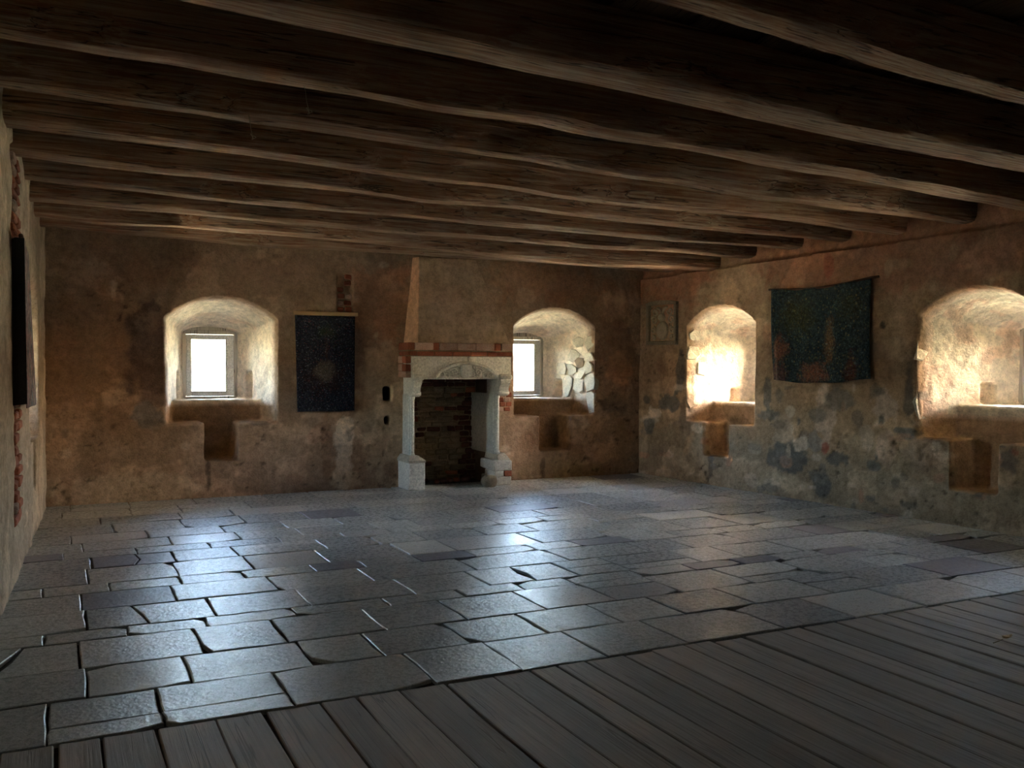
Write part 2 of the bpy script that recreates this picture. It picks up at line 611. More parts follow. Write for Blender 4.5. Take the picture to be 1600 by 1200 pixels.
def build_wall(name, F, L, H, cutters, voxel, paint, rough=0.012, u0=0.0):
    bm = bmesh.new()
    add_box(bm, (u0, 0, -0.3), (L, T, H))
    me = bpy.data.meshes.new(name)
    bmesh.ops.recalc_face_normals(bm, faces=bm.faces)
    bm.to_mesh(me)
    bm.free()
    o = bpy.data.objects.new(name, me)
    COL.objects.link(o)
    for c in cutters:
        m = o.modifiers.new('b', 'BOOLEAN')
        m.operation = 'DIFFERENCE'
        m.object = c
        m.solver = 'EXACT'
    m = o.modifiers.new('r', 'REMESH')
    m.mode = 'VOXEL'
    m.voxel_size = voxel
    dg = bpy.context.evaluated_depsgraph_get()
    dg.update()
    nm = bpy.data.meshes.new_from_object(o.evaluated_get(dg))
    o.modifiers.clear()
    o.data = nm
    bpy.data.meshes.remove(me)
    for c in cutters:
        cm = c.data
        bpy.data.objects.remove(c)
        bpy.data.meshes.remove(cm)
    nv = len(nm.vertices)
    P = np.empty(nv * 3)
    nm.vertices.foreach_get('co', P)
    P = P.reshape(-1, 3)
    N = np.empty(nv * 3)
    nm.vertices.foreach_get('normal', N)
    N = N.reshape(-1, 3)
    h = fbm(P, 1.3, 2, 3) * rough * 1.1 + fbm(P, 5.0, 3, 5) * rough * 0.7 + fbm(P, 17.0, 2, 8) * rough * 0.25
    fl, pit = flakes(P)
    h = h + (fl * 0.006 - pit * 0.008) * (P[:, 1] < 0.06)
    P2 = P + N * h[:, None]
    nm.vertices.foreach_set('co', P2.ravel())
    c4 = np.ones((nv, 4))
    c4[:, :3] = np.clip(paint(P) * np.array((1.14, 1.0, 0.93)), 0.005, 0.82)
    a = nm.color_attributes.new('paint', 'FLOAT_COLOR', 'POINT')
    a.data.foreach_set('color', c4.ravel())
    nm.polygons.foreach_set('use_smooth', [True] * len(nm.polygons))
    nm.materials.clear()
    nm.materials.append(MAT['plaster'])
    nm.update()
    o.name = name
    o.matrix_world = F.M
    o['kind'] = 'structure'
    return o


TAN = (0.36, 0.27, 0.185)
DARK = (0.15, 0.125, 0.105)
GREY = (0.17, 0.17, 0.16)
LIME = (0.56, 0.52, 0.44)
PINK = (0.37, 0.20, 0.13)
RED = (0.33, 0.10, 0.07)
CREAM = (0.58, 0.50, 0.37)


def pb(F, x, y, rx, ry, c, st=1.0, ed=0.4):
    """a paint patch found from the photograph, laid on the wall plane"""
    u, z = F.px(x, y)
    ua, _ = F.px(x - rx, y)
    ub, _ = F.px(x + rx, y)
    _, za = F.px(x, y - ry)
    _, zb = F.px(x, y + ry)
    return (u, z, abs(ub - ua) / 2, abs(za - zb) / 2, c, st, ed, 0.2)


# --- back wall
UB = 1.4
XL, XRW = 1.765 + UB, 6.265 + UB
cb = []
cb += niche_cutters(XL, 1.135, seat=0.88, well=0.43, sock=0.36, foot=(-0.22, 0.18))
cb += niche_cutters(XRW, 1.10, seat=0.87, well=0.38, sock=0.27, foot=(-0.24, 0.27))
cb.append(cut_box(3.75 + UB, 3.875 + UB, -0.1, 0.7, 1.11, 1.31))
cb.append(cut_box(3.765 + UB, 3.85 + UB, -0.1, 0.5, 0.80, 0.93))
cb.append(cut_box(4.10 + UB, 5.28 + UB, -0.1, 0.55, -0.35, 1.45))
cb.append(cut_box(4.3 + UB, 5.1 + UB, 0.05, 0.5, 1.2, 2.6))
cb.append(cut_box(3.15 + UB, 3.35 + UB, -0.1, 0.045, 2.22, 2.72))
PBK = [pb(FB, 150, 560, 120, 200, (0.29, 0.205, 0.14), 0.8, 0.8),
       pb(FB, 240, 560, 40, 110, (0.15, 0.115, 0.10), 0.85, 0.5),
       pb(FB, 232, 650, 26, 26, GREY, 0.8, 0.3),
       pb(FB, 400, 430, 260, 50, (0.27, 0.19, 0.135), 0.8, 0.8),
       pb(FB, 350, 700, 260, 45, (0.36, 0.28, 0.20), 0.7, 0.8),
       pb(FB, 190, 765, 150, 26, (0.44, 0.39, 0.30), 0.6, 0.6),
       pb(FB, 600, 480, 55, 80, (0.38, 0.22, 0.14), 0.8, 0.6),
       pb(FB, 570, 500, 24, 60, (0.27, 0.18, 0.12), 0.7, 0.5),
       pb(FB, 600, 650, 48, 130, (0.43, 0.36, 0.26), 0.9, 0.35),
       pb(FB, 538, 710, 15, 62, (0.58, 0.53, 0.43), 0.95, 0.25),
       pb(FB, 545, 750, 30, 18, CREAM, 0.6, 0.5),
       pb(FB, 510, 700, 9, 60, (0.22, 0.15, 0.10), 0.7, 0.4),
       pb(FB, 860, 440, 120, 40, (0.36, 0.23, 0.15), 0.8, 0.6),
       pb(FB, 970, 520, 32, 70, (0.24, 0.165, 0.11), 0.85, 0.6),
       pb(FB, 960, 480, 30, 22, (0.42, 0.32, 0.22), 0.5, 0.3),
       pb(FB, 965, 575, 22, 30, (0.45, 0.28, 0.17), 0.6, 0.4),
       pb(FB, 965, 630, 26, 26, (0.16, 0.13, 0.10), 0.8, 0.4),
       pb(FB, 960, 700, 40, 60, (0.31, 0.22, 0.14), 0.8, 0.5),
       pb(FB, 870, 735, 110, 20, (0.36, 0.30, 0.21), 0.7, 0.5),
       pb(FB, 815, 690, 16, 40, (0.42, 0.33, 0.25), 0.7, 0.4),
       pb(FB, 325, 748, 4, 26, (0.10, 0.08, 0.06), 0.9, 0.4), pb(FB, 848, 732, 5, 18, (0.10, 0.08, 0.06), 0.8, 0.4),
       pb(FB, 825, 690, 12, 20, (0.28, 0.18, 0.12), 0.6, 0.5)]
rb = random.Random(3)
for _ in range(40):
    x, y = rb.uniform(90, 985), rb.uniform(400, 770)
    PBK.append(pb(FB, x, y, rb.uniform(4, 22), rb.uniform(4, 16), rb.choice([DARK, (0.42, 0.33, 0.24), (0.24, 0.17, 0.12), (0.5, 0.44, 0.35), (0.33, 0.20, 0.14)]), rb.uniform(0.3, 0.7), 0.4))


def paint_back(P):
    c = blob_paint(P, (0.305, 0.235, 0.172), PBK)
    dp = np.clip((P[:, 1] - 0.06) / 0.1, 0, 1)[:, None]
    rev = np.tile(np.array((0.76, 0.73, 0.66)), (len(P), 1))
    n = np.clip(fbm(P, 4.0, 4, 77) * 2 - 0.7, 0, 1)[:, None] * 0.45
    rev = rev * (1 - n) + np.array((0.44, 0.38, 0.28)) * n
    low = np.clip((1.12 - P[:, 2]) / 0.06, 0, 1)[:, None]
    rev = rev * (1 - low) + np.array((0.33, 0.24, 0.16)) * low  # niche shade below the sill painted in as a warm dark brown
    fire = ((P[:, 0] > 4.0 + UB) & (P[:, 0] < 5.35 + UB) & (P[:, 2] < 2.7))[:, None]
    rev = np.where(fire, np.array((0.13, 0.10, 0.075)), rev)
    hole_shade = ((P[:, 0] > 3.70 + UB) & (P[:, 0] < 3.92 + UB) & (P[:, 2] < 1.4))[:, None]
    rev = np.where(hole_shade, np.array((0.07, 0.06, 0.05)), rev)  # near-black paints the shade of the deep wall holes into the colour
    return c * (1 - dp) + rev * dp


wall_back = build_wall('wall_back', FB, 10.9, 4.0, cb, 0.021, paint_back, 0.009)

# --- right wall
UA, UBN = 1.70, 5.28
cr_ = []
cr_ += niche_cutters(UA, 1.085, seat=0.82, well=0.385, sock=0.2, foot=(-0.30, 0.19))
cr_ += niche_cutters(UBN, 1.19, seat=0.855, well=0.355, sock=0.24, foot=(-0.26, 0.25), wuc=UBN + 0.19)
bm = bmesh.new()
loft(bm, [[(0.0, -0.1, 2.84), (0.0, 0.05, 2.84), (0.0, 0.05, 4.1), (0.0, -0.1, 4.1)],
          [(15.0, -0.1, 3.11), (15.0, 0.05, 3.11), (15.0, 0.05, 4.1), (15.0, -0.1, 4.1)]])
cr_.append(cut_obj(bm))
STONEGREY = (0.135, 0.14, 0.135)
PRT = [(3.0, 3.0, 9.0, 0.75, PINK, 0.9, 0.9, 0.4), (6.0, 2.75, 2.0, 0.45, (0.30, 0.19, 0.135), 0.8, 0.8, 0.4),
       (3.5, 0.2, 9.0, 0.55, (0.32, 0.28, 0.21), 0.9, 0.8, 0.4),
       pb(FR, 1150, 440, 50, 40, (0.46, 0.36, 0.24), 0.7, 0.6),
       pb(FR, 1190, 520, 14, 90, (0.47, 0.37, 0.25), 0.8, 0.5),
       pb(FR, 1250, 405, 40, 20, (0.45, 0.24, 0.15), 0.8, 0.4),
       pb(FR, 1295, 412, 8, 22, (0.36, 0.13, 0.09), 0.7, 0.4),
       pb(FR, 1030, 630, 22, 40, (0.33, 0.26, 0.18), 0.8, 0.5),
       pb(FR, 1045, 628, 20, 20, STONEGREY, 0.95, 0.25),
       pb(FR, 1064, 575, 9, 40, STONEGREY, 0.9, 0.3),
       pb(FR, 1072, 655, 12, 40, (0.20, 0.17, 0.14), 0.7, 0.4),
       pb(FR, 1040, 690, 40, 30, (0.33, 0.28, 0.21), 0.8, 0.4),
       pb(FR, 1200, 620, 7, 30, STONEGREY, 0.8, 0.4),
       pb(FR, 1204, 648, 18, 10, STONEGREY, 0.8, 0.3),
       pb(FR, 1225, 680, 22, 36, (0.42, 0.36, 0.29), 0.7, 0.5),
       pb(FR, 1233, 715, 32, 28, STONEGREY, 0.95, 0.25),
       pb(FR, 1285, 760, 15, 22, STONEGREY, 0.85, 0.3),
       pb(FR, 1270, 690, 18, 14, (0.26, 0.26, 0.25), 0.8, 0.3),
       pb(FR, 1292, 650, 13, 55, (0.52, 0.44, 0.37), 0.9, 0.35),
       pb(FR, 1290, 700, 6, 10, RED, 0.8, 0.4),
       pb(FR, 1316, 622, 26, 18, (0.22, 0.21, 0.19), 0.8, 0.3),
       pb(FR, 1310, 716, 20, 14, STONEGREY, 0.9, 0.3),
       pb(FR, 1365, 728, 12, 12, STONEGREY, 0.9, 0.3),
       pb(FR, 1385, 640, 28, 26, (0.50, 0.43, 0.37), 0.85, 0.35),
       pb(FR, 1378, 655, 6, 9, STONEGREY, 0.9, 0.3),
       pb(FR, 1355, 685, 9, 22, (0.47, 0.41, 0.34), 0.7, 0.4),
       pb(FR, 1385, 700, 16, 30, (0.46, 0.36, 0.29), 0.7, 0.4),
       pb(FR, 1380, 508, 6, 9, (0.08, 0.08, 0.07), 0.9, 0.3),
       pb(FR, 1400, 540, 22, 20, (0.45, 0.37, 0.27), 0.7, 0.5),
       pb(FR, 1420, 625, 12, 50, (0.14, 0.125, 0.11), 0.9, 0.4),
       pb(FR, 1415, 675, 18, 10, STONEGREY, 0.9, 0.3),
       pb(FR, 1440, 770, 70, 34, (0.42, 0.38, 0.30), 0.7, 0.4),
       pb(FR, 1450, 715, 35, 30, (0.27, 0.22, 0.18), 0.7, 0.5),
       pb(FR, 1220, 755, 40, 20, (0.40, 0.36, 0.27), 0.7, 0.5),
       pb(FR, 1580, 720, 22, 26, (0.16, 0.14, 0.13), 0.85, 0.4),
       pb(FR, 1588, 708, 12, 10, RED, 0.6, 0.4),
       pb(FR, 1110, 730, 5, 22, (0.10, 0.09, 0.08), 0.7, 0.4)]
for _ in range(120):
    x, y = rb.uniform(995, 1600), rb.uniform(600, 820)
    PRT.append(pb(FR, x, y, rb.uniform(3, 15), rb.uniform(3, 13), rb.choice([STONEGREY, (0.5, 0.45, 0.37), (0.55, 0.5, 0.43), (0.24, 0.2, 0.165), (0.40, 0.26, 0.19), GREY]), rb.uniform(0.4, 0.9), 0.3))
for _ in range(30):
    x, y = rb.uniform(995, 1600), rb.uniform(390, 600)
    PRT.append(pb(FR, x, y, rb.uniform(4, 24), rb.uniform(4, 18), rb.choice([(0.45, 0.35, 0.24), (0.28, 0.19, 0.14), (0.42, 0.25, 0.17)]), rb.uniform(0.3, 0.7), 0.5))


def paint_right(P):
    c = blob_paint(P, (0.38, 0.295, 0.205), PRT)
    dp = np.clip((P[:, 1] - 0.06) / 0.1, 0, 1)[:, None]
    rev = np.tile(np.array((0.78, 0.745, 0.675)), (len(P), 1))
    n = np.clip(fbm(P, 5.0, 4, 78) * 2 - 0.6, 0, 1)[:, None] * 0.6
    rev = rev * (1 - n) + np.array((0.52, 0.43, 0.34)) * n
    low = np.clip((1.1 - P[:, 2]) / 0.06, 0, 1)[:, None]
    rev = rev * (1 - low) + np.array((0.43, 0.33, 0.23)) * low  # warm shade under sill height put into the niche colour
    return c * (1 - dp) + rev * dp


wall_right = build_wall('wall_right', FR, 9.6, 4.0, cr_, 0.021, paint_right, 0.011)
build_wall('wall_right', FR, 15.0, 4.0, [], 0.06, lambda P: blob_paint(P, (0.38, 0.295, 0.205), []), 0.012, 9.45)

# --- left wall (u grows away from the camera; y = u - 3.2)
cl_ = []
ULN = 9.75 + 3.2
cl_ += niche_cutters(ULN, 1.10)
cl_.append(cut_box(7.55 + 3.2, 8.12 + 3.2, -0.1, 0.03, 0.35, 3.2))


def paint_left(P):
    c = blob_paint(P, (0.43, 0.38, 0.31), [(10.5, 0.3, 4.0, 0.5, (0.46, 0.43, 0.36), 0.8, 0.6), (14.0, 2.6, 1.6, 0.7, (0.36, 0.31, 0.24), 0.8, 0.6)])
    ch = ((P[:, 0] > 10.73) & (P[:, 0] < 11.34) & (P[:, 2] > 0.33) & (P[:, 2] < 3.25) & (P[:, 1] > 0.02))[:, None]
    c = np.where(ch, np.array((0.30, 0.14, 0.10)), c)
    dp = np.clip((P[:, 1] - 0.06) / 0.1, 0, 1)[:, None]
    return c * (1 - dp) + np.array((0.66, 0.59, 0.46)) * dp


wall_left = build_wall('wall_left', FLW, 14.75, 4.0, cl_, 0.032, paint_left, 0.014)
wall_rear = build_wall('wall_rear', FRE, 12.5, 4.0, [], 0.05, lambda P: blob_paint(P, TAN, []), 0.012)

# ------------------------------------------------------------------ windows in their niches


def portal(F, uc, sill):
    l = bpy.data.lights.new('window_portal', 'AREA')
    l.shape = 'RECTANGLE'
    l.size = 0.84
    l.size_y = 1.06
    l.cycles.is_portal = True
    o = bpy.data.objects.new('window_portal', l)
    COL.objects.link(o)
    p = F.w(uc, T + 0.02, (sill + 2.08) / 2)
    o.location = p
    o.rotation_euler = Vector(tuple(-F.d)).to_track_quat('-Z', 'Y').to_euler()


def window(n, F, uc, sill):
    root = box_obj('window_%d' % n, (-0.345, -0.03, 0.0), (0.345, 0.05, 0.03), MAT['frame'], None, 0.004)
    root['kind'] = 'structure'
    root.matrix_world = F.M @ Matrix.Translation((uc, WIN_D + 0.02, sill))
    H = 1.98 - sill
    for a, b in (((-0.345, -0.03, 0.03), (-0.295, 0.05, H)), ((0.295, -0.03, 0.03), (0.345, 0.05, H)), ((-0.345, -0.03, H - 0.02), (0.345, 0.05, H + 0.03))):
        box_obj('frame_bar', a, b, MAT['frame'], root, 0.004)
    bm = bmesh.new()
    o = arch(0, 0.34, H + 0.03, H + 0.031, H + 0.10)
    loft(bm, [[(p[0], d, p[1]) for p in o] for d in (-0.01, 0.03)])
    from_bm('head_board', bm, MAT['frame'], root)
    s = 0.065
    x0, x1, z0, z1 = -0.293, 0.293, 0.032, H - 0.022
    for a, b in (((x0, -0.02, z0), (x0 + s, 0.03, z1)), ((x1 - s * 1.35, -0.02, z0), (x1, 0.03, z1)),
                 ((x0 + s, -0.02, z0), (x1 - s * 1.35, 0.03, z0 + s)), ((x0 + s, -0.02, z1 - s), (x1 - s * 1.35, 0.03, z1))):
        box_obj('sash_bar', a, b, MAT['white'], root, 0.006)
    box_obj('glazing_bead', (x1 - s * 1.35 - 0.012, -0.012, z0 + s), (x1 - s * 1.35, 0.02, z1 - s), MAT['frame'], root)
    box_obj('pane', (x0 + s, 0.003, z0 + s), (x1 - s * 1.35 - 0.01, 0.008, z1 - s), MAT['glass'], root)
    portal(F, uc, sill)


window(1, FB, XL, 1.135)
window(2, FB, XRW, 1.10)
window(3, FR, UA, 1.085)
window(4, FR, UBN + 0.19, 1.19)
window(5, FLW, ULN, 1.10)


# ground outside
t = NT('meadow')
v = t.coord()
n1 = t.noise(v, 0.25, 6, 0.6)
n2 = t.noise(v, 4.0, 5, 0.7)
c = t.mix((0.26, 0.255, 0.165), (0.32, 0.30, 0.22), t.ramp(n1.outputs[0], [(0.4, 0.0), (0.6, 1.0)]))
c = t.mix(c, t.ramp(n2.outputs[0], [(0.3, 0.7), (0.7, 1.2)]), 1.0, 'MULTIPLY')
MAT['meadow'] = t.fin(c, 0.95, None, 0.1)
bm = bmesh.new()
bmesh.ops.create_grid(bm, x_segments=8, y_segments=8, size=220)
g = from_bm('ground', bm, MAT['meadow'], None, loc=(4, 5, -4.5))
g['kind'] = 'structure'

# ------------------------------------------------------------------ floor: flagstones and boards
floor = box_obj('floor', (-2.0, -3.5, -0.3), (10.0, 12.3, -0.022), MAT['dirt'])
floor['kind'] = 'structure'
YE = 4.3
rows = [4.3, 4.83, 5.30, 5.83, 6.05, 6.55, 7.02, 7.30, 7.85, 8.30, 8.58, 9.0, 9.42, 9.95, 10.4, 10.92, 11.45]
fixed = {0: [-0.62, -0.05, 0.42, 0.99, 1.70, 2.18, 2.70, 3.25, 3.97, 4.55, 5.2, 5.95, 6.6, 7.25, 7.85, 8.4],
         1: [-0.6, 0.12, 0.60, 1.22, 1.60, 2.12, 2.62, 3.15, 3.62, 4.2, 4.9, 5.4, 6.1, 6.8, 7.4, 8.4],
         2: [-0.55, 0.10, 0.72, 1.18, 1.76, 2.30, 2.86, 3.4, 3.95, 4.6, 5.25, 5.9, 6.45, 7.1, 7.7, 8.3]}
rf = random.Random(21)


def slab(pts, z, tilt, mat, name, th=0.06):
    """pts: outline (x,y) counter-clockwise; worn chamfered slab"""
    cx = sum(p[0] for p in pts) / len(pts)
    cy_ = sum(p[1] for p in pts) / len(pts)
    n = len(pts)
    vs, fs = [], []
    for k, (ins, dz) in enumerate(((0.009, 0.0), (0.002, -0.004), (0.0, -th))):
        for (x, y) in pts:
            dx, dy = x - cx, y - cy_
            l = math.hypot(dx, dy)
            f = 1 - ins / l
            X, Y = dx * f, dy * f
            vs.append((X, Y, dz + tilt[0] * X + tilt[1] * Y))
    fs.append(list(range(n)))
    for k in range(2):
        for i in range(n):
            j = (i + 1) % n
            fs.append([k * n + i, (k + 1) * n + i, (k + 1) * n + j, k * n + j])
    return from_py(name, vs, fs, mat, floor, loc=(cx, cy_, z))


def flag(x0, x1, y0, y1, mat):
    g = rf.uniform(0.002, 0.006)
    j = lambda a=0.012: rf.uniform(-a, a)
    c = [(x0 + g, y0 + g), (x1 - g, y0 + g), (x1 - g, y1 - g), (x0 + g, y1 - g)]
    pts = []
    for a, b in zip(c, c[1:] + c[:1]):
        r = rf.random()
        if r < 0.14:                                    # broken corner
            q = rf.uniform(0.03, 0.10)
            L = math.hypot(b[0] - a[0], b[1] - a[1])
            k = min(0.3, q / L)
            p0 = (a[0] + (b[0] - a[0]) * k, a[1] + (b[1] - a[1]) * k)
            pts.append((p0[0] + j(0.004), p0[1] + j(0.004)))
        else:
            pts.append((a[0] + j(0.005), a[1] + j(0.005)))
        for k in (0.36, 0.7):
            pts.append((a[0] + (b[0] - a[0]) * k + j(0.007), a[1] + (b[1] - a[1]) * k + j(0.007)))
    slab(pts, rf.uniform(-0.0025, 0.0025), (rf.gauss(0, 0.0028), rf.gauss(0, 0.0028)), mat, 'flagstone')


for r in range(len(rows) - 1):
    y0, y1 = rows[r], rows[r + 1]
    ym = (y0 + y1) / 2
    h = y1 - y0
    xa, xb = LX(ym) - 0.08, RX(ym) + 0.08
    if r in fixed:
        js = fixed[r]
    else:
        js = [xa - rf.uniform(0, 0.3)]
        while js[-1] < xb:
            js.append(js[-1] + (rf.uniform(0.38, 0.62) if h < 0.35 else rf.uniform(0.42, 0.85)))
    for a, b in zip(js[:-1], js[1:]):
        q = rf.random()
        mat = MAT['flag_dark'] if (q < 0.05 or (h < 0.35 and q < 0.13)) else MAT['flag_pale'] if q > 0.9 else MAT['flag']
        if h > 0.42 and b - a > 0.45 and rf.random() < 0.13:
            k = y0 + h * rf.choice((0.35, 0.5, 0.65))
            flag(a, b, y0, k, mat)
            flag(a, b, k, y1, MAT['flag'])
        elif h > 0.42 and rf.random() < 0.12 and b - a > 0.6:   # cracked across
            k = a + (b - a) * rf.uniform(0.4, 0.6)
            s = rf.uniform(-0.08, 0.08)
            ym2 = (y0 + y1) / 2
            slab([(a + .008, y0 + .008), (k + s, y0 + .008), (k + rf.uniform(-.05, .05), ym2), (k - s, y1 - .008), (a + .008, y1 - .008)], 0.002, (0.002, 0.003), mat, 'flagstone')
            km = rf.uniform(-.03, .05)
            slab([(k + s + .012, y0 + .008), (b - .008, y0 + .008), (b - .008, y1 - .008), (k - s + .012, y1 - .008), (k + .02 + km, ym2)], -0.002, (-0.003, -0.002), mat, 'flagstone')
        else:
            flag(a, b, y0, y1, mat)

# floorboards
x = LX(2) - 0.35
rp = random.Random(5)
while x < RX(-2.8) + 0.1:
    w = rp.uniform(0.15, 0.27)
    gap = rp.choice((0.004, 0.006, 0.008, 0.012, 0.02))
    n = 14
    ye = YE - rp.uniform(0.006, 0.03)
    ys = [ -2.95 + (ye + 2.95) * i / n for i in range(n + 1)]
    ph = rp.uniform(0, 50)
    vs, fs = [], []
    z0 = rp.uniform(-0.003, 0.003)
    for y in ys:
        e0 = 0.006 * mnoise.noise((ph, y * 1.3, 0)) + (0.07 * max(0, mnoise.noise((ph, y * 0.8, 9)) - 0.25))
        e1 = 0.006 * mnoise.noise((ph, y * 1.3, 5)) - (0.07 * max(0, mnoise.noise((ph, y * 0.8, 19)) - 0.25))
        zz = z0 + 0.003 * mnoise.noise((ph, y * 0.6, 2))
        a, b = gap / 2 + e0, w - gap / 2 + e1
        for (xx, zd) in ((a, -0.045), (a, zz - 0.004), (a + 0.005, zz), ((a + b) / 2, zz - 0.002), (b - 0.005, zz), (b, zz - 0.004), (b, -0.045)):
            vs.append((xx, y, zd))
    for i in range(n):
        for k in range(6):
            fs.append([i * 7 + k, i * 7 + k + 1, (i + 1) * 7 + k + 1, (i + 1) * 7 + k])
    fs.append(list(range(7)))
    fs.append([n * 7 + k for k in range(6, -1, -1)])
    from_py('floorboard', vs, fs, MAT['plank'], floor, loc=(x, 0, 0))
    x += w

# ------------------------------------------------------------------ ceiling
ceiling = box_obj('ceiling', (-1.6, -4.2, 3.98), (9.35, 12.6, 4.25), MAT['board'])
ceiling['kind'] = 'structure'
BEAMS = {  # far bottom edge: y, width, [(x, z) ...]
    'b-5': (0.35, 0.26, [(0, 3.46), (8, 3.22)]),
    'b-4': (1.2, 0.26, [(0, 3.46), (8, 3.22)]),
    'b-3': (2.1, 0.26, [(0, 3.46), (8, 3.22)]),
    'b-2': (2.95, 0.26, [(0, 3.45), (8, 3.22)]),
    'b-1': (3.90, None, [(1230, 66), (1300, 88), (1450, 130), (1600, 169)]),
    'b0': (4.78, None, [(583, 66), (780, 106), (920, 134), (1060, 163), (1180, 191), (1310, 218), (1450, 244), (1600, 271)]),
    'b1': (5.62, None, [(30, 67), (140, 85), (270, 104), (400, 127), (530, 148), (660, 172), (800, 191), (920, 215), (1060, 235), (1180, 259), (1320, 280), (1450, 304), (1520, 316), (1600, 331)]),
    'b2': (6.45, None, [(0, 137), (140, 159), (280, 177), (400, 195), (540, 214), (660, 232.5), (800, 250), (920, 270.5), (1060, 291), (1180, 312), (1320, 329), (1412, 340)]),
    'b3': (7.23, None, [(0, 199), (140, 217.5), (280, 233), (400, 247.5), (540, 267), (660, 283), (800, 299), (920, 318), (1060, 329), (1180, 340), (1320, 359)]),
    'b4': (7.94, None, [(30, 246), (140, 261), (280, 276), (400, 286.5), (540, 300), (660, 318), (800, 326), (920, 342), (1060, 356), (1180, 367), (1249, 372)]),
    'b5': (8.63, None, [(39, 282), (140, 294), (280, 309), (400, 319.5), (540, 333), (660, 343), (800, 357), (920, 367), (1060, 378), (1180, 386)]),
    'b6': (9.4, None, [(51, 316), (140, 324), (280, 334.5), (400, 346.5), (540, 359), (660, 369), (800, 378), (920, 389), (1060, 396)]),
    'b7': (10.05, None, [(60, 340), (140, 349.5), (280, 357), (400, 366), (540, 378), (660, 389), (780, 404), (920, 416), (1060, 421)]),
    'b8': (10.95, None, [(69, 355), (140, 363), (280, 373.5), (400, 385.5), (540, 393), (660, 400), (780, 407)]),
}
BW = {'b0': 0.36, 'b-1': 0.30, 'b1': 0.25, 'b8': 0.24}
BZ = []
bi = 0
for key, (Y, w, pts) in BEAMS.items():
    if w is None:
        xz = [(p[0], p[2]) for p in (at_y(a, b, Y) for a, b in pts)]
        w = BW.get(key, 0.235)
    else:
        xz = pts
    xs = np.array([p[0] for p in xz])
    zs = np.array([p[1] for p in xz])
    sl_ = np.polyfit(xs, zs, 1)
    xa, xb = LX(Y) - 0.12, RX(Y) + 0.12
    st = np.arange(xa, xb + 0.07, 0.07)
    zz = np.interp(st, xs, zs)
    zz = np.where(st < xs[0], zs[0] + sl_[0] * (st - xs[0]), zz)
    zz = np.where(st > xs[-1], zs[-1] + sl_[0] * (st - xs[-1]), zz)
    # light smoothing of the measured line
    zz = np.convolve(np.pad(zz, 2, mode='edge'), [0.1, 0.2, 0.4, 0.2, 0.1], 'valid')
    zz = zz + 0.006 * fbm(np.stack([st * 2.2 + bi * 9, st * 0, st * 0], 1), 1.0, 3, 14)
    h = 0.33
    BZ.append((Y - w / 2, xs.mean(), np.polyfit(st, zz, 1)))
    sec = [(0.0, h), (0.0, 0.17), (0.0, 0.035), (-0.025, 0.0), (-w * 0.45, -0.004), (-w + 0.075, 0.003), (-w + 0.025, 0.022), (-w, 0.075), (-w, 0.17), (-w, h)]
    s = bi * 7.3
    P = np.array([[[X, Y + a, z + b] for a, b in sec] for X, z in zip(st, zz)])
    flat = P.reshape(-1, 3)
    q = flat * np.array([1.6, 6, 6]) + s
    d1 = fbm(q, 1.0, 3, 4).reshape(P.shape[:2])
    d2 = fbm(q + 40, 1.0, 3, 6).reshape(P.shape[:2])
    ks = np.array([0.2, .6, 0.8, 0.7, 1, 1, 1.3, 1.5, 1, 0.2])
    d3 = fbm(flat * np.array([5.0, 14, 14]) + s, 1.0, 2, 24).reshape(P.shape[:2])
    P[:, :, 1] += (d1 * 0.012 + d3 * 0.005) * ks
    P[:, :, 2] += d2 * 0.007 * ks * (np.arange(len(sec)) > 0)
    for _ in range(9):                                   # wane bites and knots along the near lower edge
        k0 = rnd.uniform(xa + 0.5, xb - 0.5)
        wd = rnd.uniform(0.07, 0.4)
        m = np.exp(-((st - k0) / wd) ** 4)
        dep = rnd.uniform(0.012, 0.045)
        P[:, 6, 1] += m * dep * 0.7
        P[:, 7, 1] += m * dep
        P[:, 6, 2] += m * dep * 0.5
        P[:, 7, 2] += m * dep * 0.8
    bm = bmesh.new()
    loft(bm, [list(map(tuple, P[i])) for i in range(len(st))])
    o = from_bm('beam', bm, MAT['beam'], ceiling, smooth=False)
    o.data.polygons.foreach_set('use_smooth', [True] * len(o.data.polygons))
    try:
        o.data.set_sharp_from_angle(angle=math.radians(35))
    except Exception:
        pass
    bi += 1

# boards laid over the beams, along the room
BZ.sort(key=lambda b: b[0])
x = -0.75
i = 0
while x < 8.9:
    w = rnd.uniform(0.24, 0.36)
    vs, fs = [], []
    up = 0.03 if i % 2 else 0.0
    ysz = [(-3.05, BZ[0][2])] + [(b[0], b[2]) for b in BZ] + [(11.5, BZ[-1][2])]
    for (Y, pf) in ysz:
        z = np.polyval(pf, x + w / 2) + 0.315 + up
        e = 0.04 if i % 2 else 0.0
        for xx, zd in ((x - e, 0), (x + w + e, 0), (x + w + e, 0.03), (x - e, 0.03)):
            vs.append((xx, Y, z + zd))
    n = len(ysz)
    for k in range(n - 1):
        for q in range(4):
            r = (q + 1) % 4
            fs.append([k * 4 + q, k * 4 + r, (k + 1) * 4 + r, (k + 1) * 4 + q])
    fs.append([0, 1, 2, 3])
    fs.append([(n - 1) * 4 + q for q in (3, 2, 1, 0)])
    from_py('ceiling_board', vs, fs, MAT['board'], ceiling)
    x += w + 0.004
    i += 1

